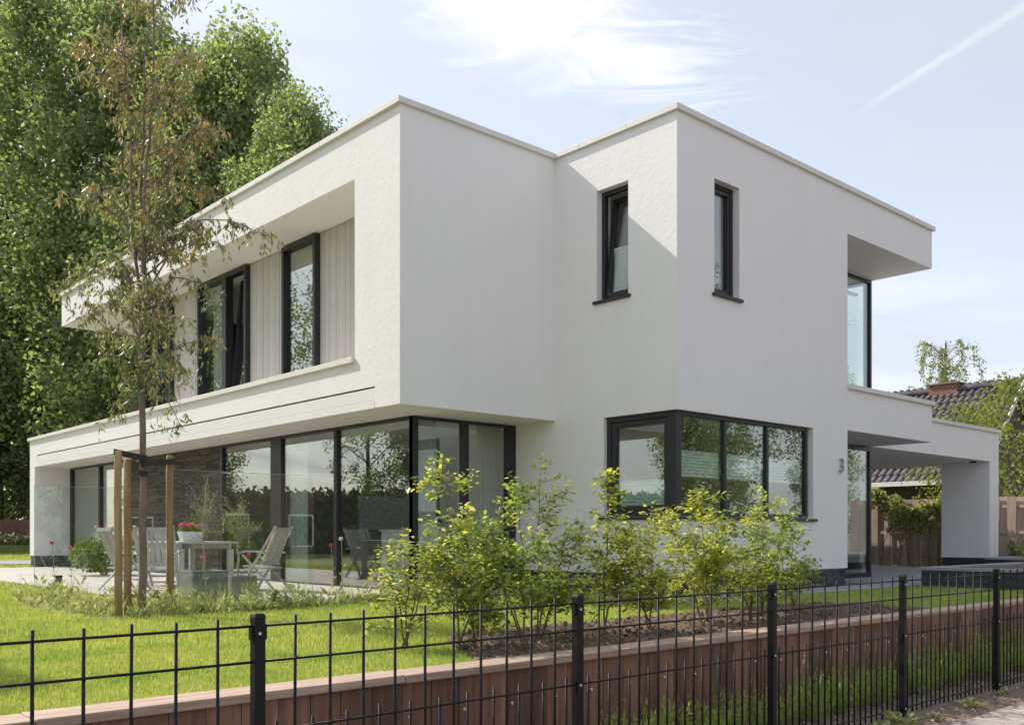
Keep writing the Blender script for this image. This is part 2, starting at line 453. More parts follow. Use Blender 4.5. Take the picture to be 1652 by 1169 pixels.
class MB:
    def __init__(s):
        s.v = []
        s.f = []

    def hexa(s, P):
        b = len(s.v)
        s.v += [tuple(p) for p in P]
        for q in ((0, 3, 2, 1), (4, 5, 6, 7), (0, 1, 5, 4), (1, 2, 6, 5), (2, 3, 7, 6), (3, 0, 4, 7)):
            s.f.append(tuple(b + i for i in q))
        return s

    def box(s, x0, x1, y0, y1, z0, z1):
        return s.hexa([(x0, y0, z0), (x1, y0, z0), (x1, y1, z0), (x0, y1, z0), (x0, y0, z1), (x1, y0, z1), (x1, y1, z1), (x0, y1, z1)])

    def obox(s, fr, u0, u1, n0, n1, z0, z1):
        """box in a facade frame fr = (origin, du, dn): u along the facade, n outwards, z up"""
        o, du, dn = fr
        P = []
        for z in (z0, z1):
            for u, n in ((u0, n0), (u1, n0), (u1, n1), (u0, n1)):
                P.append((o[0] + du[0] * u + dn[0] * n, o[1] + du[1] * u + dn[1] * n, o[2] + z))
        return s.hexa(P)

    def beam(s, a, b, w, h, up=(0, 0, 1)):
        a = Vector(a)
        b = Vector(b)
        d = (b - a).normalized()
        r = d.cross(Vector(up))
        if r.length < 1e-4:
            r = d.cross(Vector((0, 1, 0)))
        r.normalize()
        u = r.cross(d)
        P = []
        for p in (a, b):
            for i, j in ((-1, -1), (1, -1), (1, 1), (-1, 1)):
                P.append(p + r * (i * w / 2) + u * (j * h / 2))
        return s.hexa(P)

    def prism(s, poly, z0, z1):
        b = len(s.v)
        n = len(poly)
        s.v += [(x, y, z0) for x, y in poly] + [(x, y, z1) for x, y in poly]
        s.f.append(tuple(b + i for i in reversed(range(n))))
        s.f.append(tuple(b + n + i for i in range(n)))
        for i in range(n):
            j = (i + 1) % n
            s.f.append((b + i, b + j, b + n + j, b + n + i))
        return s

    def poly(s, P):
        b = len(s.v)
        s.v += [tuple(p) for p in P]
        s.f.append(tuple(range(b, b + len(P))))
        return s

    def tube(s, pts, rad, n=6):
        pts = [Vector(p) for p in pts]
        if not hasattr(rad, '__len__'):
            rad = [rad] * len(pts)
        b = len(s.v)
        ref = None
        for i, p in enumerate(pts):
            d = (pts[min(i + 1, len(pts) - 1)] - pts[max(i - 1, 0)])
            if d.length < 1e-9:
                d = Vector((0, 0, 1))
            d.normalize()
            if ref is None:
                ref = d.orthogonal().normalized()
            ref = (ref - d * ref.dot(d))
            if ref.length < 1e-5:
                ref = d.orthogonal()
            ref.normalize()
            c = d.cross(ref)
            for k in range(n):
                a = 2 * math.pi * k / n
                s.v.append(tuple(p + (ref * math.cos(a) + c * math.sin(a)) * rad[i]))
        for i in range(len(pts) - 1):
            for k in range(n):
                k2 = (k + 1) % n
                s.f.append((b + i * n + k, b + i * n + k2, b + (i + 1) * n + k2, b + (i + 1) * n + k))
        s.f.append(tuple(b + k for k in reversed(range(n))))
        e = b + (len(pts) - 1) * n
        s.f.append(tuple(e + k for k in range(n)))
        return s

    def lathe(s, c, prof, n=16):
        b = len(s.v)
        for r, z in prof:
            for k in range(n):
                a = 2 * math.pi * k / n
                s.v.append((c[0] + r * math.cos(a), c[1] + r * math.sin(a), c[2] + z))
        for i in range(len(prof) - 1):
            for k in range(n):
                k2 = (k + 1) % n
                s.f.append((b + i * n + k, b + i * n + k2, b + (i + 1) * n + k2, b + (i + 1) * n + k))
        s.f.append(tuple(b + k for k in reversed(range(n))))
        e = b + (len(prof) - 1) * n
        s.f.append(tuple(e + k for k in range(n)))
        return s

    def mesh(s, name, mat, smooth=False):
        me = bpy.data.meshes.new(name)
        me.from_pydata(s.v, [], s.f)
        me.materials.append(MATS[mat])
        if smooth:
            for p in me.polygons:
                p.use_smooth = True
        me.update()
        return me

    def build(s, name, mat, parent=None, smooth=False, bevel=0):
        return link(name, s.mesh(name, mat, smooth), parent, bevel)


def link(name, me, parent=None, bevel=0):
    o = bpy.data.objects.new(name, me)
    COL.objects.link(o)
    if parent is not None:
        o.parent = parent
        o.matrix_parent_inverse = parent['_inv'] if False else PINV.get(parent.name, Matrix.Identity(4))
    if bevel:
        bv = o.modifiers.new('bevel', 'BEVEL')
        bv.width = bevel
        bv.segments = 2
        bv.limit_method = 'ANGLE'
    return o


PINV = {}


def thing(name, loc, label, cat, group=None):
    o = bpy.data.objects.new(name, None)
    COL.objects.link(o)
    o.empty_display_size = 0.1
    o.location = loc
    PINV[o.name] = Matrix.Translation(Vector(loc)).inverted()
    return tag(o, label, cat, group)


def tag(o, label, cat, group=None):
    o['label'] = label
    o['category'] = cat
    if group:
        o['group'] = group
    return o


def structure(o):
    o['kind'] = 'structure'
    return o


def stuff(o, label=None, cat=None):
    o['kind'] = 'stuff'
    if label:
        o['label'] = label
        o['category'] = cat
    return o


def np_mesh(name, V, F, mat, tint=None, smooth=False):
    """V (n,3) float, F (m,k) int with constant k"""
    V = np.asarray(V, np.float32)
    F = np.asarray(F, np.int32)
    me = bpy.data.meshes.new(name)
    me.vertices.add(len(V))
    me.vertices.foreach_set('co', V.ravel())
    k = F.shape[1]
    me.loops.add(F.size)
    me.polygons.add(len(F))
    me.loops.foreach_set('vertex_index', F.ravel())
    me.polygons.foreach_set('loop_start', np.arange(0, F.size, k, dtype=np.int32))
    me.materials.append(MATS[mat])
    if tint is not None:
        at = me.attributes.new('tint', 'FLOAT', 'POINT')
        at.data.foreach_set('value', np.asarray(tint, np.float32))
    me.update(calc_edges=True)
    if smooth:
        me.polygons.foreach_set('use_smooth', np.ones(len(F), bool))
    return me


def unit(a):
    return a / np.maximum(np.linalg.norm(a, axis=1, keepdims=True), 1e-9)


def leaves(name, P, D, mat, length, width, rng=RNG, fold=0.25, up=None, tint=None):
    """one folded diamond leaf per point P, growing along D"""
    P = np.asarray(P, float)
    n = len(P)
    D = unit(np.asarray(D, float))
    Rv = rng.normal(size=(n, 3)) if up is None else np.asarray(up, float) + rng.normal(size=(n, 3)) * 0.35
    S = unit(np.cross(D, Rv))
    Nn = np.cross(S, D)
    L = (np.asarray(length) * np.ones(n))[:, None]
    W = (np.asarray(width) * np.ones(n))[:, None]
    mid = P + D * L * 0.45
    V = np.empty((n, 4, 3))
    V[:, 0] = P
    V[:, 1] = mid + S * W * 0.5 + Nn * W * fold
    V[:, 2] = P + D * L - Nn * L * 0.08
    V[:, 3] = mid - S * W * 0.5 + Nn * W * fold
    F = np.arange(n * 4).reshape(n, 4)
    t = None if tint is None else np.repeat(tint, 4)
    return np_mesh(name, V.reshape(-1, 3), F, mat, t)


def blades(name, P, H, W, mat, lean=0.35, rng=RNG, seg=1, base_dir=None):
    """grass blades: triangles (seg 1) or bent quads with a tip (seg 2)"""
    n = len(P)
    a = rng.uniform(0, 2 * np.pi, n)
    S = np.stack([np.cos(a), np.sin(a), np.zeros(n)], 1)
    b = rng.uniform(0, 2 * np.pi, n)
    le = np.abs(rng.normal(0, lean, n))
    T = np.stack([np.cos(b) * le, np.sin(b) * le, np.ones(n)], 1)
    H = np.asarray(H) * np.ones(n)
    W = np.asarray(W) * np.ones(n)
    if seg == 1:
        V = np.empty((n, 3, 3))
        V[:, 0] = P - S * W[:, None] / 2
        V[:, 1] = P + S * W[:, None] / 2
        V[:, 2] = P + unit(T) * H[:, None]
        return np_mesh(name, V.reshape(-1, 3), np.arange(n * 3).reshape(n, 3), mat)
    V = np.empty((n, 6, 3))
    T2 = T.copy()
    T2[:, :2] *= 2.4
    M1 = P + unit(T) * (H * 0.5)[:, None]
    E1 = M1 + unit(T2) * (H * 0.5)[:, None]
    V[:, 0] = P - S * W[:, None] / 2
    V[:, 1] = P + S * W[:, None] / 2
    V[:, 2] = M1 + S * W[:, None] * 0.42
    V[:, 3] = M1 - S * W[:, None] * 0.42
    V[:, 4] = E1 + S * W[:, None] * 0.06
    V[:, 5] = E1 - S * W[:, None] * 0.06
    i = np.arange(n)[:, None] * 6
    F = np.concatenate([i + np.array([[0, 1, 2, 3]]), i + np.array([[3, 2, 4, 5]])])
    return np_mesh(name, V.reshape(-1, 3), F, mat)


def inside(poly, X, Y):
    r = np.zeros(len(X), bool)
    n = len(poly)
    for i in range(n):
        x0, y0 = poly[i]
        x1, y1 = poly[(i + 1) % n]
        c = ((y0 > Y) != (y1 > Y)) & (X < (x1 - x0) * (Y - y0) / ((y1 - y0) or 1e-9) + x0)
        r ^= c
    return r


def ordinal(k):
    return ['first', 'second', 'third', 'fourth', 'fifth', 'sixth', 'seventh', 'eighth', 'ninth', 'tenth', 'eleventh', 'twelfth',
            'thirteenth', 'fourteenth', 'fifteenth', 'sixteenth', 'seventeenth', 'eighteenth', 'nineteenth', 'twentieth',
            'twenty-first', 'twenty-second', 'twenty-third', 'twenty-fourth', 'twenty-fifth', 'twenty-sixth', 'twenty-seventh',
            'twenty-eighth', 'twenty-ninth', 'thirtieth'][k]


def copy_tree(o, loc, rz=0.0, scale=1.0):
    """copy a thing with its parts and sub-parts; the prototype's parts are in local coordinates"""
    c = o.copy()
    COL.objects.link(c)
    c.location = loc
    c.rotation_euler = (0, 0, rz)
    c.scale = (scale, scale, scale)
    for ch in o.children:
        d = ch.copy()
        COL.objects.link(d)
        d.parent = c
        for g in ch.children:
            e = g.copy()
            COL.objects.link(e)
            e.parent = d
    return c

# ================================================================== SETTING
ZT, ZC = 6.568, 6.648            # wall top and coping top
ZR = 5.862                       # underside of the roof volume
ZS = 2.587                       # underside of the first floor volume
ZB, ZL = 3.275, 3.353            # top of its walls and of its coping
XA, YA = -2.89, 2.338            # corner of the cantilevered volume
XG, YG = -2.03, 3.223            # corner of the ground floor glazing
YE, YU = 18.918, 16.323          # far ends of the lower and the upper band
XQ, XR = 4.541, 7.69             # end of the front wall, end of the house
YQ = 1.19                        # recessed entrance plane
GZ = -0.015                      # garden level
PZ = -0.700                      # street level
WY = -3.50                       # face of the timber retaining wall

g = MB()
g.poly([(-400, WY + 0.05, GZ), (400, WY + 0.05, GZ), (400, 600, GZ), (-400, 600, GZ)])
structure(g.build('lawn', 'lawn_soil'))
g = MB()
g.poly([(-400, -400, PZ - 0.02), (400, -400, PZ - 0.02), (400, WY + 0.3, PZ - 0.02), (-400, WY + 0.3, PZ - 0.02)])
structure(g.build('street_ground', 'street_brick'))


def relief(name, mat, x0, x1, y0, y1, z, step, amp, poly=None, seed=1, edge=0.0):
    """a strip of uneven soil as a displaced grid"""
    rng = np.random.default_rng(seed)
    nx = int((x1 - x0) / step) + 1
    ny = int((y1 - y0) / step) + 1
    X, Y = np.meshgrid(np.linspace(x0, x1, nx), np.linspace(y0, y1, ny))
    Z = np.zeros_like(X)
    for k in range(26):
        f = rng.uniform(2, 26)
        a = rng.uniform(0, 6.28)
        ph = rng.uniform(0, 6.28)
        Z += np.sin((X * np.cos(a) + Y * np.sin(a)) * f + ph) / (1 + f * 0.12)
    Z = Z / 6 * amp + rng.normal(0, amp * 0.35, X.shape)
    V = np.stack([X, Y, Z + z], -1).reshape(-1, 3)
    idx = np.arange(nx * ny).reshape(ny, nx)
    F = np.stack([idx[:-1, :-1], idx[:-1, 1:], idx[1:, 1:], idx[1:, :-1]], -1).reshape(-1, 4)
    if poly is not None:
        c = V[F].mean(1)
        F = F[inside(poly, c[:, 0], c[:, 1])]
    return link(name, np_mesh(name, V, F, mat, smooth=False))


BED = [(-6.30, WY + 0.21), (-6.22, -3.2), (-5.62, -2.15), (-5.3, -1.85), (-4.7, -1.72), (-2.0, -1.70), (0.35, -1.72), (0.55, -1.95), (0.45, WY + 0.21)]
structure(relief('planting_bed', 'soil', -6.4, 0.7, WY + 0.21, -1.6, 0.012, 0.035, 0.028, BED, 3))
structure(relief('verge', 'verge_soil', -12, 8, -4.72, WY - 0.01, PZ - 0.005, 0.05, 0.02, None, 5))

# footpath of square concrete tiles along the fence
PATH0 = -4.66
g = MB()
g.poly([(-60, -6.5, PZ - 0.012), (60, -6.5, PZ - 0.012), (60, PATH0 + 0.0, PZ - 0.012), (-60, PATH0 + 0.0, PZ - 0.012)])
pav = structure(g.build('pavement', 'verge_soil'))
tile = MB().box(-0.1465, 0.1465, -0.1465, 0.1465, -0.05, 0).mesh('paving_tile', 'paving_tile')
for j in range(4):
    for i in range(22):
        o = link('paving_tile', tile, pav, 0.004)
        o.location = (-4.2 + i * 0.3 + (0.15 if j % 2 else 0), PATH0 - 0.15 - j * 0.3, PZ + random.uniform(-0.004, 0.004))
        o.rotation_euler = (random.uniform(-0.012, 0.012), random.uniform(-0.012, 0.012), 0)

# flagged path in front of the house
g = MB()
g.poly([(-0.6, -0.78, -0.006), (5.25, -0.78, -0.006), (5.25, 1.3, -0.006), (-0.6, 1.3, -0.006)])
g.poly([(5.25, -0.9, -0.006), (16, -0.9, -0.006), (16, 9, -0.006), (5.25, 9, -0.006)])
fp = structure(g.build('path', 'path_stone'))
slab = MB().box(-0.496, 0.496, -0.39, 0.39, -0.03, 0).mesh('path_slab', 'path_stone')
for i in range(6):
    o = link('path_slab', slab, fp, 0.003)
    o.location = (-0.1 + i * 1.0, -0.40, 0.012 + random.uniform(-0.002, 0.002))
slab2 = MB().box(-0.496, 0.496, -0.496, 0.496, -0.03, 0).mesh('path_slab', 'path_stone')
for i in range(9):
    for j in range(4):
        o = link('path_slab', slab2, fp, 0.003)
        o.location = (5.9 + i * 1.0, -0.38 + j * 1.0, 0.012 + random.uniform(-0.002, 0.002))

# terrace of large pale slabs
TERR = [(-5.55, 2.15), (-0.02, 2.15), (-0.02, YG), (XG, YG), (XG, 18.6), (-5.55, 18.6)]
g = MB().poly([(x, y, -0.004) for x, y in TERR])
te = structure(g.build('terrace', 'path_stone'))
ts = MB().box(-0.436, 0.436, -0.496, 0.496, -0.03, 0).mesh('terrace_slab', 'terrace_stone')
for i in range(4):
    for j in range(16):
        o = link('terrace_slab', ts, te, 0.003)
        o.location = (-5.11 + i * 0.88, 2.65 + j * 1.0, 0.014 + random.uniform(-0.002, 0.002))
ts2 = MB().box(-0.496, 0.496, -0.52, 0.52, -0.03, 0).mesh('terrace_slab', 'terrace_stone')
for i in range(2):
    o = link('terrace_slab', ts2, te, 0.003)
    o.location = (-1.53 + i * 1.0, 2.68, 0.014)
# far garden path
g = MB()
g.prism([(-9.0, 21.0), (-4.1, 21.6), (0.6, 19.4), (9, 19.4), (9, 23.5), (0.9, 23.6), (-3.6, 25.6), (-9.0, 25.0)], GZ - 0.05, 0.03)
structure(g.build('garden_path', 'path_stone'))

# ================================================================== HOUSE
HOUSE = thing('house', (0, 0, 0), 'white rendered two storey flat roofed villa with black framed windows', 'house')
FX = lambda x, y: ((x, y, 0), (0, 1, 0), (-1, 0, 0))       # facade facing -x, u runs along +y
FY = lambda x, y: ((x, y, 0), (1, 0, 0), (0, -1, 0))       # facade facing -y, u runs along +x
PL = 'white_plaster'

# first floor and roof volumes
MB().prism([(XA, YA), (0, YA), (0, 0), (XR, 0), (XR, YU), (XA, YU)], ZR, ZT).build('roof_volume', PL, HOUSE)
g = MB()
g.prism([(XA, YA), (0, YA), (0, 0.0), (XR, 0.0), (XR, YE), (XA, YE)], ZS + 0.30, ZB)
g.build('floor_band', PL, HOUSE)
# underside, with the lip of the sun screen cassettes
g = MB()
g.prism([(XA, YA), (0, YA), (0, 0.0), (XR, 0.0), (XR, YE), (XA, YE), (XA, 18.30), (XA + 0.10, 18.30), (XA + 0.10, 2.93), (XA, 2.93)], ZS, ZS + 0.2995)
g.build('soffit_band', PL, HOUSE)
cass = MB()
cass.box(XA + 0.004, XA + 0.098, 2.935, 18.295, ZS + 0.105, ZS + 0.272)
cass.build('sun_screen_cassette', 'white_metal', HOUSE, bevel=0.004)
MB().box(XA - 0.002, XA + 0.098, 2.935, 18.295, ZS - 0.004, ZS + 0.100).build('sun_screen_lip', 'white_metal', HOUSE, bevel=0.004)
MB().box(XA + 0.05, XA + 0.098, 2.935, 18.295, ZS + 0.274, ZS + 0.298).build('sun_screen_slot', 'frame_paint', HOUSE)

# walls of the upper storey
g = MB()
g.box(XA, XG + 0.03, YA, 3.433, ZB, ZR)                         # corner pier
g.box(XG + 0.03, 0.0, YA, YA + 0.31, ZB, ZR)
g.box(0.0, 0.30, 1.47, YA + 0.31, ZB, ZR)                       # wall with the tilted window
g.box(0.0, 0.30, 0.864, 1.47, ZB, 4.25)
g.box(0.0, 0.30, 0.0, 0.864, ZB, ZR)
g.box(0.30, 0.84, 0.0, 0.30, ZB, ZR)                            # front wall with the narrow window
g.box(0.84, 1.445, 0.0, 0.30, ZB, 4.25)
g.box(1.445, XQ, 0.0, 0.30, ZB, ZR)
g.box(XQ - 0.3, XQ, 0.30, YQ + 0.3, ZB, ZR)
g.box(XG + 0.12, XR, 13.35, 13.65, ZB, ZR)                      # far end
g.box(XR - 0.30, XR, 3.0, 13.35, ZB, ZR)                        # right side
g.build('upper_wall', PL, HOUSE)
# walls of the ground floor
g = MB()
ZP = 0.294
g.box(0.0, 0.30, 1.331, YG, ZP, ZS)
g.box(0.0, 0.30, 0.0, 1.331, ZP, 1.10)
g.box(0.0, 0.30, 0.0, 1.331, 2.543, ZS)
g.box(0.30, 3.465, 0.0, 0.30, ZP, 1.10)
g.box(0.30, 3.465, 0.0, 0.30, 2.543, ZS)
g.box(3.465, XQ, 0.0, 0.30, ZP, ZS)
g.box(XQ - 0.3, XQ, 0.30, YQ + 0.3, ZP, ZS)
g.box(XR - 0.30, XR, YQ + 0.1, 18.6, ZP, ZS)
g.box(XG, XR - 0.3, 18.62, YE, ZP, ZS)
g.box(XA, XG, 18.50, YE, ZP, ZS)
g.build('ground_wall', PL, HOUSE)
# slate plinth made of thin split strips
g = MB()
g.box(0.03, XQ - 0.03, 0.03, 0.28, -0.2, ZP)
g.box(0.03, 0.28, 0.28, YG - 0.05, -0.2, ZP)
g.box(XR - 0.28, XR - 0.03, YQ + 0.2, 18.6, -0.2, ZP)
g.box(XA + 0.03, XR, 18.53, YE - 0.03, -0.2, ZP)
g.build('plinth_core', 'slate', HOUSE)
rr = random.Random(3)


def slate_strips(mb, fr, u0, u1, z0, z1):
    z = z0
    while z < z1 - 0.005:
        h = min(rr.choice((0.028, 0.035, 0.042)), z1 - z)
        u = u0
        while u < u1 - 0.01:
            l = min(rr.uniform(0.12, 0.38), u1 - u)
            mb.obox(fr, u + 0.0015, u + l - 0.0015, -0.02, rr.uniform(0.002, 0.022), z + 0.001, z + h - 0.001)
            u += l
        z += h


g = MB()
slate_strips(g, FY(0, 0.03), 0.03, XQ - 0.03, -0.05, ZP - 0.004)
slate_strips(g, FX(0.03, 0), 0.03, YG - 0.05, -0.05, ZP - 0.004)
slate_strips(g, FX(XA + 0.03, 0), 18.53, YE - 0.03, -0.05, ZP - 0.004)
o = stuff(g.build('slate_strips', 'slate_strip', HOUSE))
# copings, each stone its own piece


def coping(a, b, axis, lo, hi, z0, z1, ov, step=1.9):
    """run of coping stones along axis 0/1 from a to b, lo..hi across"""
    n = max(1, round(abs(b - a) / step))
    for k in range(n):
        p, q = a + (b - a) * k / n, a + (b - a) * (k + 1) / n
        p, q = min(p, q) + 0.0025, max(p, q) - 0.0025
        m_ = MB()
        if axis == 0:
            m_.box(p, q, lo, hi, z0, z1)
        else:
            m_.box(lo, hi, p, q, z0, z1)
        m_.build('coping_stone', 'coping_stone', HOUSE, bevel=0.004)


OV = 0.05
coping(YA - OV, YU + OV, 1, XA - OV, XA + 0.35, ZT, ZC, OV)
coping(XA + 0.35, 0.0 - OV, 0, YA - OV, YA + 0.35, ZT, ZC, OV, 1.4)
coping(0.0 - OV, YA + 0.35, 1, -OV, 0.35, ZT + 0.0005, ZC + 0.001, OV, 0.85)
coping(0.35, XR + OV, 0, -OV, 0.35, ZT, ZC, OV, 2.0)
coping(0.35, YU + OV, 1, XR - 0.35, XR + OV, ZT, ZC, OV, 2.5)
coping(XA + 0.35, XR - 0.35, 0, YU - 0.35, YU + OV, ZT, ZC, OV, 2.5)
coping(3.435, 13.3, 1, XA - OV, XG - 0.10, ZB, ZL, OV, 2.4)
coping(13.3, YE + OV, 1, XA - OV, XA + 0.35, ZB, ZL, OV, 2.4)
coping(XA + 0.35, XR, 0, YE - 0.35, YE + OV, ZB, ZL, OV, 2.4)
coping(XQ + 0.002, XR + OV, 0, -OV, 0.35, ZB, ZL, OV, 1.6)
# floor deck beyond the upper room
MB().box(XA + 0.35, XR, 13.66, YE - 0.36, ZB, ZB + 0.02).build('roof_deck', 'street_brick', HOUSE)

# carport
g = MB()
g.prism([(XR + 0.002, YQ), (13.96, YQ), (13.96, 8.5), (XR + 0.002, 8.5)], ZS, ZB + 0.015)
g.build('carport_roof', PL, HOUSE)
coping(XR + OV + 0.03, 13.96 + OV, 0, YQ - OV, YQ + 0.35, ZB + 0.015, ZL + 0.015, OV, 2.1)
coping(YQ + 0.35, 8.5, 1, 13.61, 13.96 + OV, ZB + 0.015, ZL + 0.015, OV, 2.4)
MB().box(13.43, 13.96, YQ, 2.34, 0.285, ZS).build('carport_pillar', PL, HOUSE, bevel=0.006)
MB().box(13.46, 13.94, YQ + 0.03, 2.31, -0.1, 0.285).build('pillar_plinth', 'slate', HOUSE)
MB().box(XR, 13.9, 8.2, 8.5, 0, ZS).build('carport_back_wall', PL, HOUSE)
g = MB()
g.box(12.86, 12.92, 1.50, 1.56, ZS - 0.05, ZS)
g.tube([(12.89, 1.53, ZS - 0.05), (12.87, 1.50, ZS - 0.085)], [0.03, 0.022], 10)
g.build('motion_sensor', 'white_metal', HOUSE)
MB().tube([(13.12, 1.45, ZS - 0.035), (13.12, 1.45, ZS - 0.001)], 0.075, 14).build('ceiling_lamp', 'black_steel', HOUSE)
for x, y in ((-2.53, 4.21), (-2.53, 6.33), (-2.52, 8.5), (-2.52, 10.6), (-1.05, 2.72), (10.2, 3.2)):
    sp = MB().tube([(x, y, ZS - 0.004), (x, y, ZS + 0.02)], 0.062, 18).build('spotlight', 'white_metal', HOUSE)
    MB().tube([(x, y, ZS - 0.0055), (x, y, ZS - 0.002)], 0.042, 16).build('lamp_lens', 'galvanised', sp)

FP = 'frame_paint'


def window(fr, u0, u1, z0, z1, name='window', set_back=0.10, fw=0.065, fd=0.08, sash=0.0, mullions=(), sill=0.0, tilt=0.0, glass=True):
    """window in a facade frame: frame with mullions, one pane per light, optional sash and sill"""
    n1 = -set_back
    n0 = n1 - fd
    m_ = MB()
    m_.obox(fr, u0, u0 + fw, n0, n1, z0, z1)
    m_.obox(fr, u1 - fw, u1, n0, n1, z0, z1)
    m_.obox(fr, u0 + fw, u1 - fw, n0, n1, z0, z0 + fw)
    m_.obox(fr, u0 + fw, u1 - fw, n0, n1, z1 - fw, z1)
    edges = [u0 + fw]
    for (a, b) in mullions:
        m_.obox(fr, a, b, n0, n1, z0 + fw, z1 - fw)
        edges += [a, b]
    edges.append(u1 - fw)
    wo = m_.build(name, FP, HOUSE, bevel=0.004)
    for k in range(0, len(edges), 2):
        a, b = edges[k], edges[k + 1]
        c, d = z0 + fw, z1 - fw
        if sash:
            s_ = MB()
            q0, q1 = n0 - 0.01, n1 - 0.012
            o_, du, dn = fr

            def sp_(u, n, z):
                # a tilted sash turns inwards about its lower edge
                n2 = n - (z - c) * math.sin(tilt)
                z2 = c + (z - c) * math.cos(tilt)
                return (o_[0] + du[0] * u + dn[0] * n2, o_[1] + du[1] * u + dn[1] * n2, o_[2] + z2)

            def sb(ua, ub, na, nb, za, zb):
                P = []
                for z in (za, zb):
                    for u, n in ((ua, na), (ub, na), (ub, nb), (ua, nb)):
                        P.append(sp_(u, n, z))
                return P
            g_ = 0.006
            s_.hexa(sb(a + g_, a + sash, q0, q1, c + g_, d - g_))
            s_.hexa(sb(b - sash, b - g_, q0, q1, c + g_, d - g_))
            s_.hexa(sb(a + sash, b - sash, q0, q1, c + g_, c + sash))
            s_.hexa(sb(a + sash, b - sash, q0, q1, d - sash, d - g_))
            so_ = s_.build('sash', FP, wo, bevel=0.004)
            p_ = MB()
            p_.hexa(sb(a + sash, b - sash, (q0 + q1) / 2 - 0.012, (q0 + q1) / 2, c + sash, d - sash))
            p_.build('pane', 'window_glass', wo)
        elif glass:
            p_ = MB()
            p_.obox(fr, a, b, (n0 + n1) / 2 - 0.006, (n0 + n1) / 2 + 0.006, c, d)
            p_.build('pane', 'window_glass', wo)
    if sill:
        s_ = MB()
        s_.obox(fr, u0 - sill, u1 + sill, -set_back, 0.045, z0 - 0.045, z0 - 0.002)
        s_.build('sill', FP, wo, bevel=0.004)
    return wo


def blind(parent, fr, u0, u1, n, z0, z1, mat, pitch=0.022, depth=0.012, flat=False):
    """pleated blind as a zigzag sheet with rails"""
    m_ = MB()
    o_, du, dn = fr
    k = max(2, int((z1 - z0) / pitch))
    for i in range(k):
        za, zb = z0 + (z1 - z0) * i / k, z0 + (z1 - z0) * (i + 1) / k
        na, nb = (n - depth, n) if i % 2 else (n, n - depth)
        pt = lambda u, nn, z: (o_[0] + du[0] * u + dn[0] * nn, o_[1] + du[1] * u + dn[1] * nn, z)
        m_.poly([pt(u0, na, za), pt(u1, na, za), pt(u1, nb, zb), pt(u0, nb, zb)])
    m_.obox(fr, u0, u1, n - depth - 0.004, n + 0.004, z1 + 0.0005, z1 + 0.018)
    m_.obox(fr, u0, u1, n - depth - 0.004, n + 0.004, z0 - 0.018, z0 - 0.0005)
    return m_.build('blind_or_reflection', mat, parent)


# narrow tilted window in the wall beside the front block
wo = window(FX(0, 0), 0.864, 1.47, 4.25, ZR - 0.002, set_back=0.11, fw=0.06, sash=0.065, sill=0.05, tilt=math.radians(6.5))
blind(wo, FX(0, 0), 0.99, 1.35, -0.24, 4.42, 5.02, 'white_blind')
# narrow window in the front
wo = window(FY(0, 0), 0.84, 1.445, 4.25, ZR - 0.002, set_back=0.11, fw=0.06, sash=0.06, sill=0.05)
# corner window
wo = window(FX(0, 0), 0.118, 1.325, 1.10, 2.54, set_back=0.06, fw=0.075, sash=0.085, sill=0.0)
blind(wo, FX(0, 0), 0.30, 1.17, -0.17, 1.28, 1.60, 'mint_blind')
wo2 = window(FY(0, 0), 0.118, 3.40, 1.10, 2.54, set_back=0.06, fw=0.06, mullions=((1.16, 1.22), (2.24, 2.30)))
for a, b in ((0.18, 1.15), (1.23, 2.23), (2.31, 3.33)):
    blind(wo2, FY(0, 0), a, b, -0.15, 1.67, 2.0, 'mint_blind')
g = MB()
g.box(0.055, 0.150, 0.055, 0.150, 1.10, 2.54)
g.build('corner_post', FP, HOUSE, bevel=0.004)
MB().prism([(-0.045, -0.045), (3.53, -0.045), (3.53, 0.06), (0.06, 0.06), (0.06, 1.40), (-0.045, 1.40)], 1.056, 1.097).build('corner_window_sill', FP, HOUSE, bevel=0.004)
MB().box(3.40, 3.463, 0.14, 0.17, 1.10, 2.54).build('window_reveal', PL, HOUSE)

# ground floor sliding glass, long side
fr = FX(XG, 0)
def glazing(u0, u1, name='sliding_door', l=0.05, r=0.05):
    m_ = MB()
    m_.obox(fr, u0, u0 + l, -0.10, 0, 0.0, ZS - 0.002)
    m_.obox(fr, u1 - r, u1, -0.10, 0, 0.0, ZS - 0.002)
    m_.obox(fr, u0 + l, u1 - r, -0.10, 0, 0.0, 0.035)
    m_.obox(fr, u0 + l, u1 - r, -0.10, 0, ZS - 0.05, ZS - 0.002)
    d = m_.build(name, FP, HOUSE, bevel=0.003)
    p_ = MB().obox(fr, u0 + l, u1 - r, -0.056, -0.044, 0.035, ZS - 0.05)
    p_.build('pane', 'window_glass', d)
    return d


glazing(YG, 5.345, 'fixed_window', 0.09, 0.04)
glazing(5.347, 7.34, 'sliding_door', 0.05, 0.20)
glazing(7.342, 9.58, 'fixed_window', 0.18, 0.11)
glazing(14.3, 16.3, 'sliding_door', 0.1, 0.06)
glazing(16.302, 18.49, 'fixed_window', 0.05, 0.10)
MB().box(-2.6, -2.04, 14.5, 18.48, 0.0, 0.012).build('door_sill', 'coping_stone', HOUSE)
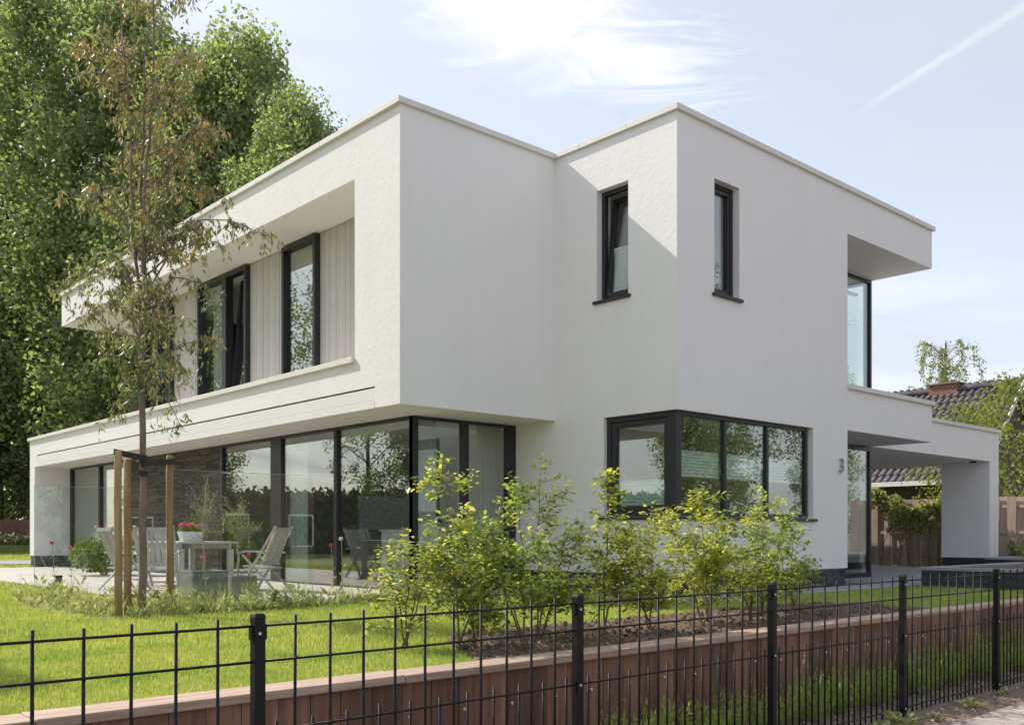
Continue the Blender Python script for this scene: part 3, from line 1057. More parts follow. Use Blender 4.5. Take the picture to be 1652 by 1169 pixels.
# ground floor glass on the short side
fr = FY(XG, YG)
m_ = MB()
W_ = -XG
m_.obox(fr, 0.0, 0.075, -0.10, -0.001, 0.0, ZS - 0.003)
m_.obox(fr, W_ - 0.18, W_ - 0.002, -0.10, -0.001, 0.0, ZS - 0.003)
m_.obox(fr, 0.94, 1.06, -0.10, -0.001, 0.0, ZS - 0.003)
for a, b in ((0.075, 0.94), (1.06, W_ - 0.18)):
    m_.obox(fr, a, b, -0.10, -0.001, 0.0, 0.035)
    m_.obox(fr, a, b, -0.10, -0.001, ZS - 0.045, ZS - 0.003)
d = m_.build('fixed_window', FP, HOUSE, bevel=0.003)
for a, b in ((0.075, 0.94), (1.06, W_ - 0.18)):
    MB().obox(fr, a, b, -0.056, -0.044, 0.035, ZS - 0.045).build('pane', 'window_glass', d)

# dark stacked stone wall between the glazed bays
g = MB().box(XG + 0.02, XG + 0.3, 9.60, 14.28, 0.0, ZS - 0.004)
sw = g.build('stone_wall', 'dark_stone_strips', HOUSE)
g = MB()
fr = FX(XG + 0.02, 0)
z = 0.0
while z < ZS - 0.03:
    h = min(rr.choice((0.028, 0.036, 0.048)), ZS - 0.006 - z)
    u = 9.60
    while u < 14.27:
        l = min(rr.uniform(0.2, 0.6), 14.28 - u)
        g.obox(fr, u + 0.003, u + l - 0.003, -0.01, rr.uniform(0.004, 0.03), z + 0.003, z + h - 0.003)
        u += l
    z += h
stuff(g.build('stone_strips', 'stone_strip', sw))

# upper recess: wall, boards and windows
XB = XG + 0.03
wins = [(11.80, 13.30), (8.35, 10.46), (5.87, 7.00)]
for a, b in ((3.433, 5.87), (7.0, 8.35), (10.46, 11.80)):
    cw = MB().box(XB + 0.02, XB + 0.08, a, b, ZB, ZR).build('cladding_back', 'inner_dark_wall', HOUSE)
    y = a
    while y < b - 0.02:
        wdt = min(rr.choice((0.095, 0.115, 0.14)), b - y)
        MB().box(XB + rr.uniform(-0.004, 0.006), XB + 0.02, y + 0.003, y + wdt - 0.003, ZB, ZR - 0.012).build('cladding_board', 'cladding_wood', cw)
        y += wdt
frW = FX(XB, 0)
wo = window(frW, 5.87, 7.00, ZL - 0.08, ZR - 0.03, set_back=-0.10, fw=0.075, fd=0.16)
blind(wo, frW, 5.98, 6.90, -0.12, 5.45, 5.72, 'curtain_reflection_beige')  # no real blind: beige sheet painting the soffit's reflection in the glass
wo = window(frW, 8.35, 10.46, ZL - 0.08, ZR - 0.03, set_back=-0.10, fw=0.075, fd=0.16, mullions=((9.16, 9.34),), glass=False)
# left light fixed, right light a tilted sash
MB().obox(frW, 9.34, 10.385, 0.0, 0.012, ZL - 0.005, ZR - 0.105).build('pane', 'window_glass', wo)


def tilted(parent, fr, u0, u1, z0, z1, n, tl, sw_=0.07):
    o_, du, dn = fr

    def sbx(ua, ub, na, nb, za, zb):
        P = []
        for z in (za, zb):
            for u, nn in ((ua, na), (ub, na), (ub, nb), (ua, nb)):
                n2 = nn - (z - z0) * math.sin(tl)
                P.append((o_[0] + du[0] * u + dn[0] * n2, o_[1] + du[1] * u + dn[1] * n2, z0 + (z - z0) * math.cos(tl)))
        return P
    m_ = MB()
    m_.hexa(sbx(u0, u0 + sw_, n - 0.06, n, z0, z1))
    m_.hexa(sbx(u1 - sw_, u1, n - 0.06, n, z0, z1))
    m_.hexa(sbx(u0 + sw_, u1 - sw_, n - 0.06, n, z0, z0 + sw_))
    m_.hexa(sbx(u0 + sw_, u1 - sw_, n - 0.06, n, z1 - sw_, z1))
    m_.build('sash', FP, parent, bevel=0.004)
    MB().hexa(sbx(u0 + sw_, u1 - sw_, n - 0.036, n - 0.024, z0 + sw_, z1 - sw_)).build('pane', 'window_glass', parent)


tilted(wo, frW, 8.43, 9.155, ZL, ZR - 0.12, 0.03, math.radians(5.5))
window(frW, 11.80, 13.30, ZL - 0.08, ZR - 0.03, set_back=-0.10, fw=0.075, fd=0.16, mullions=((12.45, 12.55),))
MB().box(XB + 0.06, XR - 0.3, 13.30, 13.348, ZB, ZR - 0.002).build('end_board', FP, HOUSE)

# recessed corner above the entrance
wo = window(FY(0, YQ), XQ + 0.01, XR - 0.005, ZL - 0.06, ZR - 0.003, set_back=0.0, fw=0.06, fd=0.08, mullions=((6.05, 6.11),))
g = MB()
frr = ((XR, YQ, 0), (0, 1, 0), (1, 0, 0))
wo3 = window(frr, 0.085, 1.80, ZL - 0.06, ZR - 0.003, set_back=0.005, fw=0.06, fd=0.07)
# horizontal slatted blinds behind that corner
g = MB()
for k in range(46):
    z = 3.42 + k * 0.046
    g.hexa([(6.2, YQ + 0.16, z), (7.42, YQ + 0.16, z), (7.42, YQ + 0.195, z + 0.02), (6.2, YQ + 0.195, z + 0.02),
            (6.2, YQ + 0.16, z + 0.003), (7.42, YQ + 0.16, z + 0.003), (7.42, YQ + 0.195, z + 0.023), (6.2, YQ + 0.195, z + 0.023)])
g.box(6.2, 7.42, YQ + 0.15, YQ + 0.20, 5.54, 5.59)
g.build('slatted_blind', 'white_blind', wo)
# entrance glazing
window(FY(0, YQ), XQ + 0.01, XR - 0.02, 0.03, ZS - 0.02, name='entrance_glazing', set_back=0.0, fw=0.075, fd=0.08, mullions=((5.6, 5.7), (6.15, 6.22)))
MB().box(XQ, XR, YQ + 0.002, YQ + 0.12, -0.1, 0.028).build('door_threshold', 'slate', HOUSE)

# house number
cu = bpy.data.curves.new('house_number', 'FONT')
cu.body = '3'
cu.size = 0.335
cu.extrude = 0.012
cu.bevel_depth = 0.0
cu.offset = 0.0
to = bpy.data.objects.new('tmp', cu)
COL.objects.link(to)
bpy.context.view_layer.update()
me = bpy.data.meshes.new_from_object(to.evaluated_get(bpy.context.evaluated_depsgraph_get()))
bpy.data.objects.remove(to)
me.materials.clear()
me.materials.append(MATS['number_metal'])
no = link('house_number', me, HOUSE)
no.rotation_euler = (math.radians(90), 0, 0)
no.location = (4.222, -0.030, 1.875)
no['label'] = 'grey metal house number 3 on the front wall'

# interior
g = MB()
g.box(XG + 0.1, XR - 0.3, YG + 0.1, 18.6, -0.06, 0.0)
g.box(0.3, XR - 0.3, YQ + 0.12, YG + 0.1, -0.06, -0.001)
g.box(0.3, XQ - 0.3, 0.3, YQ + 0.12, -0.06, -0.002)
g.build('indoor_floor', 'inner_floor', HOUSE)
g = MB()
g.box(3.6, 3.7, 5.1, 18.6, 0.0, ZS)
g.box(0.32, 3.6, 5.0, 5.1, 0.0, ZS)
g.box(0.302, 0.32, YG + 0.0, 5.0, 0.0, ZS)
g.box(XB + 2.5, XB + 2.6, YA + 0.31, 13.35, ZB, ZR)
g.box(0.31, 4.2, 3.2, 3.3, ZB, ZR)
g.box(6.1, 6.2, 1.6, 5, 0.0, ZS)
g.build('indoor_wall', 'inner_wall', HOUSE)
MB().box(3.2, 3.595, 7.4, 9.4, 0.0, ZS - 0.002).build('chimney_breast', 'inner_dark_wall', HOUSE)
MB().box(0.34, 3.4, 4.4, 4.98, 0.0, ZS - 0.3).build('tall_cabinet', 'inner_dark_wall', HOUSE)


def curtain(x0, y0, x1, y1, z0, z1, mat, label, waves=9, amp=0.035):
    m_ = MB()
    n = waves * 8
    dx, dy = x1 - x0, y1 - y0
    l = math.hypot(dx, dy)
    nx, ny = -dy / l, dx / l
    pts = []
    for i in range(n + 1):
        t = i / n
        a = amp * math.sin(t * waves * 2 * math.pi) + 0.008 * math.sin(t * 17)
        pts.append((x0 + dx * t + nx * a, y0 + dy * t + ny * a))
    for i in range(n):
        (ax, ay), (bx, by) = pts[i], pts[i + 1]
        m_.poly([(ax, ay, z0), (bx, by, z0), (bx, by, z1), (ax, ay, z1)])
    o = m_.build('curtain', mat, None, smooth=True)
    so2 = o.modifiers.new('thick', 'SOLIDIFY')
    so2.thickness = 0.004
    return tag(o, label, 'curtain')


curtain(-0.62, YG + 0.22, -0.14, YG + 0.22, 0.01, ZS - 0.02, 'curtain_reflection_beige', 'beige curtain hanging at the right end of the corner glazing', 6)
curtain(XG + 0.22, YG + 0.16, XG + 0.55, YG + 0.20, 0.01, ZS - 0.02, 'curtain_white', 'pale curtain gathered just inside the glass corner', 5)
curtain(XG + 0.24, 6.62, XG + 0.24, 7.22, 0.01, ZS - 0.02, 'curtain_white', 'pale curtain beside the wide black mullion of the long glazing', 7)
curtain(XB + 0.24, 9.95, XB + 0.24, 10.38, ZL, ZR - 0.05, 'curtain_white', 'white curtain in the upper window with the tilted sash', 5)
sb_ = thing('sideboard', (-1.05, 4.5, 0), 'low white sideboard standing just behind the long glass wall', 'sideboard')
MB().box(-1.30, -0.85, 3.95, 5.1, 0.06, 0.90).build('carcass', 'cabinet_white', sb_, bevel=0.004)
MB().box(-1.33, -0.83, 3.92, 5.13, 0.902, 0.93).build('top', 'cabinet_white', sb_, bevel=0.003)
MB().box(-1.26, -0.89, 3.99, 5.06, 0.0, 0.058).build('base', 'black_gloss', sb_)
MB().box(-1.312, -1.302, 3.97, 4.51, 0.09, 0.87).build('door', 'cabinet_white', sb_)
MB().box(-1.312, -1.302, 4.53, 5.08, 0.09, 0.87).build('door', 'cabinet_white', sb_)
# little bird figure on the sideboard
g = MB()
g.tube([(-1.1, 4.55, 0.955), (-1.1, 4.50, 0.985), (-1.1, 4.42, 0.990), (-1.1, 4.33, 0.975), (-1.1, 4.25, 0.96)], [0.012, 0.045, 0.050, 0.032, 0.006], 10)
g.tube([(-1.1, 4.54, 0.985), (-1.1, 4.58, 1.05), (-1.1, 4.60, 1.085), (-1.1, 4.63, 1.095), (-1.1, 4.67, 1.09)], [0.026, 0.016, 0.020, 0.018, 0.004], 10)
g.lathe((-1.1, 4.42, 0.932), [(0.045, 0), (0.04, 0.012), (0.012, 0.02)], 12)
tag(g.build('bird_figurine', 'black_gloss', None, smooth=True), 'small dark bird figurine on the sideboard behind the glass', 'figurine')

# ================================================================== TIMBER RETAINING WALL
rw = thing('retaining_wall', (-4, WY, PZ), 'low brown hardwood retaining wall holding up the raised lawn', 'retaining wall')
x = -12.0
k = 0
WTOP = 0.036
while x < 9.0:
    wd = rr.choice((0.17, 0.19, 0.19, 0.21))
    MB().box(x + 0.0025, x + wd - 0.0025, WY + rr.uniform(0.0, 0.008), WY + 0.045, PZ - 0.12, WTOP - 0.045).build('plank', 'hardwood', rw)
    x += wd
for k, (a, b) in enumerate(((-12.0, -9.02), (-9.017, -7.02), (-7.017, -3.9), (-3.897, -0.86), (-0.857, 2.3), (2.303, 5.5), (5.503, 9))):
    dy = (0, 0.004, -0.003, 0.003, 0.035, 0.034, 0.03)[k]
    dz = (0.0, 0.003, 0.0, -0.002, -0.012, -0.014, -0.016)[k]
    MB().box(a, b, WY - 0.028 + dy, WY + 0.205 + dy, WTOP - 0.048 + dz, WTOP + dz).build('cap_beam', 'hardwood_cap', rw, bevel=0.006)
bolt = MB().lathe((0, 0, 0), [(0.011, -0.001), (0.011, 0.004), (0.006, 0.008)], 8).mesh('bolt', 'galvanised')
for k in range(26):
    o = link('bolt', bolt, rw)
    o.rotation_euler = (math.radians(90), 0, 0)
    o.location = (-9.3 + k * 0.39 + rr.uniform(-0.03, 0.03), WY - 0.001, -0.22 + rr.uniform(-0.015, 0.015))

# ================================================================== STEEL FENCE
FYY = -4.28
fe = thing('steel_fence', (-4.4, FYY, PZ), 'black steel bar fence with square posts along the pavement', 'fence')
posts = [-8.342 + 1.978 * i for i in range(-2, 6)]
PT = 0.515
post = MB().box(-0.025, 0.025, -0.025, 0.025, PZ - 0.25, PT - 0.018).mesh('post', 'black_steel')
capm = MB().hexa([(-0.028, -0.028, PT - 0.018), (0.028, -0.028, PT - 0.018), (0.028, 0.028, PT - 0.018), (-0.028, 0.028, PT - 0.018),
                  (-0.021, -0.021, PT), (0.021, -0.021, PT), (0.021, 0.021, PT), (-0.021, 0.021, PT)]).mesh('post_cap', 'black_steel')
clip = MB().box(-0.036, -0.0255, -0.014, 0.014, -0.028, 0.028).box(0.0255, 0.036, -0.014, 0.014, -0.028, 0.028).mesh('clip', 'black_steel')
nut = MB().lathe((0, 0, 0), [(0.007, 0), (0.007, 0.006), (0.003, 0.010)], 8).mesh('bolt', 'galvanised')
for x in posts:
    p = link('post', post, fe, 0.004)
    p.location.x = x
    p.location.y = FYY
    c = link('post_cap', capm, p, 0.002)
    for z in (0.43, 0.0, -0.62):
        c = link('clip', clip, p)
        c.location.z = z
        n_ = link('bolt', nut, p)
        n_.rotation_euler = (math.radians(90), 0, 0)
        n_.location = (-0.004, -0.0255, z + 0.0)
tall = MB().tube([(0, 0, PZ + 0.035), (0, 0, 0.5)], 0.0074, 8).mesh('bar', 'black_steel', True)
short = MB().tube([(0, 0, PZ + 0.035), (0, 0, 0.045)], 0.0068, 8).mesh('bar', 'black_steel', True)
railm = MB().tube([(0.027, 0, 0), (1.978 - 0.027, 0, 0)], 0.0058, 8).mesh('rail', 'black_steel', True)
for i in range(len(posts) - 1):
    x0 = posts[i]
    for z in (0.462, 0.309, 0.004, -0.612):
        r_ = link('rail', railm, fe)
        r_.location = (x0, FYY - 0.008, z)
    for k in range(1, 11):
        b_ = link('bar', tall, fe)
        b_.location = (x0 + k * 1.978 / 11, FYY + 0.003, rr.uniform(-0.004, 0.004))
        b_.rotation_euler = (rr.uniform(-0.003, 0.003), rr.uniform(-0.004, 0.004), 0)
    for k in range(11):
        b_ = link('bar', short, fe)
        b_.location = (x0 + (k + 0.5) * 1.978 / 11, FYY + 0.003, rr.uniform(-0.006, 0.006))
        b_.rotation_euler = (rr.uniform(-0.004, 0.004), rr.uniform(-0.004, 0.004), 0)

# ================================================================== LAVENDER ALONG THE WALL


def lavender(n, h, r, seed):
    rng = np.random.default_rng(seed)
    a = rng.uniform(0, 6.28, n)
    q = r * np.sqrt(rng.uniform(0, 1, n))
    P = np.stack([np.cos(a) * q * 0.45, np.sin(a) * q * 0.45, np.zeros(n)], 1)
    T = np.stack([np.cos(a) * q / r * 0.38, np.sin(a) * q / r * 0.38, np.ones(n)], 1) + rng.normal(0, 0.10, (n, 3))
    T = unit(T)
    H = h * rng.uniform(0.45, 1.0, n)
    Lp, Ld, Ll = [], [], []
    for f in np.linspace(0.12, 0.95, 11):
        for s in range(2):
            Lp.append(P + T * (H * f)[:, None])
            Ld.append(T * 1.1 + rng.normal(0, 0.55, (n, 3)))
            Ll.append(H * 0 + rng.uniform(0.035, 0.060, n))
    me = leaves('foliage', np.concatenate(Lp), np.concatenate(Ld), 'lavender_leaf', np.concatenate(Ll), np.concatenate(Ll) * 0.16, rng)
    k = rng.permutation(n)[:max(5, n // 6)]
    tip = P[k] + T[k] * (H[k] * 1.0)[:, None]
    ex = rng.uniform(0.06, 0.2, len(k))
    m_ = MB()
    Hp, Hd = [], []
    for i in range(len(k)):
        e = tip[i] + (T[k[i]] + rng.normal(0, 0.12, 3)) * ex[i]
        m_.tube([P[k[i]] + T[k[i]] * H[k[i]] * 0.2, tip[i], e], [0.0018, 0.0014, 0.001], 3)
        for s in range(16):
            Hp.append(e + rng.normal(0, 0.004, 3) + (T[k[i]]) * rng.uniform(-0.045, 0.0))
            Hd.append(T[k[i]] + rng.normal(0, 0.5, 3))
    st = m_.mesh('stems', 'lavender_leaf')
    hd = leaves('flower_heads', np.array(Hp), np.array(Hd), 'lavender_head', 0.014, 0.008, rng)
    return me, st, hd


lav = [lavender(46, 0.40, 0.19, 11), lavender(38, 0.34, 0.17, 12), lavender(54, 0.46, 0.22, 13)]
lx = [-6.9, -6.15, -5.5, -5.08, -4.62, -4.25, -3.9, -3.42, -3.05, -2.62, -2.28, -1.9, -1.5, -1.12, -0.75, -0.35, 0.05, 0.42, 0.85, 1.3, 1.75, 2.2]
for i, x in enumerate(lx):
    y = WY - 0.26 + rr.uniform(-0.13, 0.10)
    t = thing('lavender_plant', (x, y, PZ - 0.01), ordinal(i) + ' lavender clump from the left in the strip between steel fence and timber wall', 'lavender', 'lavender clumps below the timber wall')
    me, st, hd = lav[i % 3]
    s = rr.uniform(0.85, 1.15) * (0.8 if i < 2 else 1.0)
    t.rotation_euler.z = rr.uniform(0, 6.28)
    t.scale = (s, s, s)
    for nm, m_ in (('foliage', me), ('stem', st), ('flower_head', hd)):
        o = bpy.data.objects.new(nm, m_)
        COL.objects.link(o)
        o.parent = t
        if nm == 'flower_head':
            o['kind'] = 'stuff'

# ================================================================== YOUNG BEECH SHRUBS


def shrub(seed, h, spread, nleaf):
    rng = np.random.default_rng(seed)
    wood = MB()
    tips = []
    nst = rng.integers(2, 5)
    for s in range(nst):
        az = rng.uniform(0, 6.28)
        hh = h * (1.0 if s == 0 else rng.uniform(0.6, 0.85))
        ln = rng.uniform(0.03, 0.12) if s == 0 else rng.uniform(0.15, 0.30)
        pts = []
        x0, y0 = rng.normal(0, 0.02, 2)
        n = 9
        for i in range(n):
            t = i / (n - 1)
            pts.append((x0 + math.cos(az) * ln * t * h + rng.normal(0, 0.010), y0 + math.sin(az) * ln * t * h + rng.normal(0, 0.010), hh * t))
        wood.tube(pts, [0.009 * (1 - 0.85 * i / (n - 1)) for i in range(n)], 5)
        pts = np.array(pts)
        nb = int(24 * hh / h * (h / 1.2))
        for b in range(nb):
            t = rng.uniform(0.16, 0.97)
            j = t * (n - 1)
            i0 = min(int(j), n - 2)
            p = pts[i0] + (pts[i0 + 1] - pts[i0]) * (j - i0)
            a = rng.uniform(0, 6.28)
            L = spread * (1.08 - t * 0.72) * rng.uniform(0.4, 1.15)
            el = rng.uniform(0.05, 0.95)
            q = [p]
            for k in range(1, 6):
                f = k / 5
                q.append(p + np.array([math.cos(a) * L * f, math.sin(a) * L * f, L * (el * f - 0.12 * f * f)]) + rng.normal(0, 0.012, 3))
            wood.tube(q, [0.0032 * (1 - 0.8 * k / 5) for k in range(6)], 3)
            m = max(5, int(L * 30))
            for k in range(m):
                f = rng.uniform(0.15, 1.0)
                jj = f * 5
                i1 = min(int(jj), 4)
                c = q[i1] + (q[i1 + 1] - q[i1]) * (jj - i1)
                tips.append((c, a, el))
        tips.append((pts[-1], az, 1.0))
        for k in range(10):
            tips.append((pts[-1 - rng.integers(0, 2)] + rng.normal(0, 0.03, 3), rng.uniform(0, 6.28), 0.9))
    C = np.array([t[0] for t in tips])
    A = np.array([t[1] for t in tips])
    idx = rng.integers(0, len(C), nleaf)
    P = C[idx] + rng.normal(0, 0.036, (nleaf, 3)) * np.array([1, 1, 0.7])
    a = A[idx] + rng.normal(0, 0.9, nleaf)
    D = np.stack([np.cos(a), np.sin(a), rng.normal(0.15, 0.45, nleaf)], 1)
    up = np.tile([0.0, 0.0, 1.0], (nleaf, 1))
    L = rng.uniform(0.026, 0.070, nleaf)
    return wood.mesh('stems', 'twig'), leaves('foliage', P, D, 'beech_leaf', L, L * 0.62, rng, 0.12, up)


SHR = [(-6.15, -2.30, 0.86, 0.34, 340), (-5.93, -2.66, 1.38, 0.46, 900), (-5.62, -2.45, 1.06, 0.44, 700), (-5.30, -2.72, 1.22, 0.46, 900),
       (-4.98, -2.50, 1.42, 0.46, 950), (-4.25, -2.55, 1.36, 0.46, 850), (-3.90, -2.75, 1.10, 0.46, 850),
       (-3.05, -2.70, 1.26, 0.48, 900), (-2.68, -2.52, 1.08, 0.48, 850), (-2.25, -2.68, 1.24, 0.50, 900),
       (-1.85, -2.52, 1.22, 0.48, 850), (-1.45, -2.66, 0.98, 0.46, 650)]
for i, (x, y, h, sp, nl) in enumerate(SHR):
    t = thing('beech_shrub', (x, y, 0.0), ordinal(i) + ' leafy light green young shrub from the left in the soil bed behind the fence', 'shrub', 'young shrubs planted in a row in the soil bed')
    wd, lf = shrub(100 + i, h, sp, int(nl * 2.25))
    for nm, m_ in (('stem', wd), ('foliage', lf)):
        o = bpy.data.objects.new(nm, m_)
        COL.objects.link(o)
        o.parent = t

# ================================================================== GUM TREE WITH STAKES
gt = thing('gum_tree', (-6.36, 2.18, 0), 'slender young gum tree with drooping grey green and bronze leaves, tied to stakes', 'tree')
rng = np.random.default_rng(41)
tr = MB()


def path_of(pts, n=24, wob=0.006):
    pts = np.array(pts, float)
    t = np.linspace(0, 1, len(pts))
    tt = np.linspace(0, 1, n)
    q = np.stack([np.interp(tt, t, pts[:, k]) for k in range(3)], 1)
    for _ in range(2):
        q[1:-1] = (q[:-2] + q[1:-1] * 2 + q[2:]) / 4
    q[1:-1] += rng.normal(0, wob, (n - 2, 3))
    return q


BX, BY = -6.36, 2.18
R2 = np.array([0.7418, -0.6706, 0])     # picture-right direction on the ground
F2 = np.array([0.6706, 0.7418, 0])
def pt(r, z, f=0.0):
    return np.array([BX, BY, 0]) + R2 * r + F2 * f + np.array([0, 0, z])


trunk = path_of([pt(0, -0.05), pt(0.005, 1.0), pt(-0.005, 2.0), pt(-0.01, 3.0), pt(0.02, 3.6), pt(0.01, 4.1)], 22)
tr.tube(trunk, np.linspace(0.040, 0.023, 22), 10)
lead_r = path_of([pt(0.01, 4.1), pt(0.02, 4.7), pt(0.10, 5.3), pt(0.12, 6.0), pt(0.12, 6.7), pt(0.15, 7.5)], 20)
tr.tube(lead_r, np.linspace(0.021, 0.005, 20), 8)
lead_l = path_of([pt(-0.015, 3.2), pt(-0.05, 3.7), pt(-0.13, 4.3), pt(-0.12, 4.9), pt(-0.17, 5.6), pt(-0.22, 6.3), pt(-0.26, 7.0)], 20)
tr.tube(lead_l, np.linspace(0.020, 0.005, 20), 7)
lead_m = path_of([pt(0.0, 4.0, 0.02), pt(-0.06, 4.5, 0.1), pt(-0.05, 5.1, 0.15), pt(-0.04, 5.9, 0.12), pt(0.03, 6.8, 0.2)], 16)
tr.tube(lead_m, np.linspace(0.017, 0.004, 16), 6)
LP, LD, LT = [], [], []
branches = []
# branches read from the picture: start height, side reach, end height
named = [(3.05, 1.30, 4.15, 0.2), (2.75, 0.85, 3.45, -0.1), (3.3, -1.05, 3.5, 0.1), (2.5, -0.55, 3.1, -0.2), (3.6, 0.75, 4.6, 0.3), (2.2, 0.45, 2.0, 0.1),
         (2.35, -0.40, 2.15, 0.1), (3.9, 0.85, 5.1, -0.2), (3.8, -0.75, 4.4, -0.2), (3.1, -0.90, 3.75, 0.35), (4.4, 0.75, 5.3, 0.2)]
for z0, r1, z1, f1 in named:
    p0 = trunk[int(min(21, z0 / 4.15 * 21))]
    q = path_of([p0, p0 + R2 * r1 * 0.35 + np.array([0, 0, (z1 - z0) * 0.75 + 0.1]), pt(r1 * 0.75, z1 + 0.08, f1 * 0.7), pt(r1, z1 - 0.05, f1)], 14, 0.010)
    branches.append(q)
for k in range(76):
    src, lo = ((lead_r, 0), (lead_l, 4), (lead_m, 1), (trunk, 10))[rng.choice(4, p=(0.26, 0.22, 0.16, 0.36))]
    i = rng.integers(lo, len(src))
    p0 = src[i]
    a = rng.uniform(0, 6.28)
    zz = p0[2]
    L = rng.uniform(0.35, 0.95) * (1.0 if zz < 5.4 else 0.8)
    dirv = np.array([math.cos(a), math.sin(a), 0])
    up = rng.uniform(0.15, 0.8)
    q = path_of([p0, p0 + dirv * L * 0.4 + np.array([0, 0, up * L * 0.55]), p0 + dirv * L * 0.75 + np.array([0, 0, up * L * 0.8]), p0 + dirv * L + np.array([0, 0, up * L * 0.7])], 10, 0.010)
    branches.append(q)
for q in branches:
    L = np.linalg.norm(q[-1] - q[0])
    tr.tube(q, np.linspace(0.011 * min(1, L), 0.002, len(q)), 5)
    nt_ = int(L * 20) + 3
    for k in range(nt_):
        t = rng.uniform(0.22, 1.0)
        j = t * (len(q) - 1)
        i0 = min(int(j), len(q) - 2)
        p = q[i0] + (q[i0 + 1] - q[i0]) * (j - i0)
        a = rng.uniform(0, 6.28)
        l = rng.uniform(0.10, 0.30)
        e1_ = p + np.array([math.cos(a) * l * 0.55, math.sin(a) * l * 0.55, rng.uniform(-0.02, 0.07)])
        e2_ = e1_ + np.array([math.cos(a) * l * 0.25, math.sin(a) * l * 0.25, -l * rng.uniform(0.5, 1.2)])
        tr.tube([p, e1_, e2_], [0.0022, 0.0016, 0.0009], 3)
        hot = 1.0 if (p[2] > 4.6 and rng.random() < 0.36) or (p[2] > 3.9 and rng.random() < 0.16) or rng.random() < 0.08 else 0.0
        m = rng.integers(5, 9)
        for s in range(m):
            f = rng.uniform(0, 1)
            c = e1_ * (1 - f) + e2_ * f if rng.random() < 0.7 else p * (1 - f) + e1_ * f
            LP.append(c + rng.normal(0, 0.012, 3))
            LD.append(np.array([rng.normal(0, 0.42), rng.normal(0, 0.42), -1.0 + abs(rng.normal(0, 0.35))]))
            LT.append(np.clip(hot * rng.uniform(0.35, 1.0), 0, 1))
tr.build('trunk', 'bark', gt, smooth=True)
LP = np.array(LP)
n = len(LP)
Ll = rng.uniform(0.050, 0.105, n)
Lw = np.where(rng.random(n) < 0.12, 0.45, 0.27) * Ll
link('foliage', leaves('foliage', LP, np.array(LD), 'gum_leaf', Ll, Lw, rng, 0.15, None, np.array(LT)), gt)

stk = []
for nm, (x, y, z1) in zip(('left', 'middle', 'right'), ((-6.70, 1.95, 1.715), (-6.47, 2.32, 1.66), (-6.03, 2.26, 1.72))):
    g = MB().tube([(x, y, -0.1), (x + 0.004, y, 0.6), (x - 0.004, y + 0.003, 1.2), (x, y, z1 - 0.012), (x, y, z1)], [0.040, 0.040, 0.0385, 0.038, 0.030], 14)
    lab = {'left': 'round wooden tree stake, leftmost of the three around the gum tree', 'middle': 'round wooden tree stake just left of the gum tree trunk',
           'right': 'round wooden tree stake right of the gum tree, nearest the planters'}[nm]
    stk.append(tag(g.build('tree_stake', 'stake_wood', None, smooth=True), lab, 'stake', 'stakes around the gum tree'))
g = MB()
g.beam((-6.74, 1.95, 1.70), (-6.34, 2.11, 1.66), 0.018, 0.06)
g.beam((-6.40, 2.12, 1.60), (-5.99, 2.21, 1.655), 0.018, 0.06)
tag(g.build('tree_tie', 'rubber', None), 'dark rubber tie strapped from the stakes round the gum tree trunk', 'tree tie')
g2 = MB()
for z in (1.50, 1.53, 1.63, 1.67):
    g2.tube([(BX + 0.052 * math.cos(a), BY + 0.052 * math.sin(a), z + 0.01 * math.sin(a)) for a in np.linspace(0, 6.28, 15)], 0.010, 5)
tag(g2.build('trunk_strap', 'rubber', None), 'dark strap wound round the gum tree trunk at stake height', 'strap')

# ================================================================== TERRACE FURNITURE
# glass wind screens
for k, (y, lab) in enumerate(((7.80, 'clear glass wind screen panel at the far side of the terrace'), (2.74, 'clear glass wind screen panel standing behind the planters'))):
    t = thing('glass_screen', (-4.9, y, 0), lab, 'glass screen', 'glass wind screens on the terrace')
    MB().box(-5.872, -3.955, y - 0.006, y + 0.006, 0.02, 1.60).build('pane', 'screen_glass', t)
    for x in (-5.6, -4.2):
        MB().box(x - 0.03, x + 0.03, y - 0.03, y + 0.03, 0.0, 0.09).build('clamp', 'galvanised', t, bevel=0.004)
    MB().box(-5.876, -5.8725, y - 0.006, y + 0.006, 0.02, 1.603).build('edge_strip', 'glass_edge', t)
    MB().box(-5.872, -3.955, y - 0.005, y + 0.005, 1.6005, 1.604).build('edge_strip', 'glass_edge', t)


def planter(x, y, s, h, label):
    t = thing('planter', (x, y, 0), label, 'planter', 'concrete planters with olive trees')
    a, i = s / 2, s / 2 - 0.03
    m_ = MB()
    m_.box(x - a, x + a, y - a, y - i, 0.014, h)
    m_.box(x - a, x + a, y + i, y + a, 0.014, h)
    m_.box(x - a, x - i, y - i, y + i, 0.014, h)
    m_.box(x + i, x + a, y - i, y + i, 0.014, h)
    m_.build('tub', 'concrete', t, bevel=0.006)
    MB().box(x - i, x + i, y - i, y + i, 0.03, h - 0.035).build('soil', 'soil', t)
    return t


planter(-5.33, 2.98, 0.44, 0.42, 'larger square concrete planter in front of the garden chairs')
planter(-4.72, 3.28, 0.34, 0.33, 'smaller square concrete planter right of the larger one')


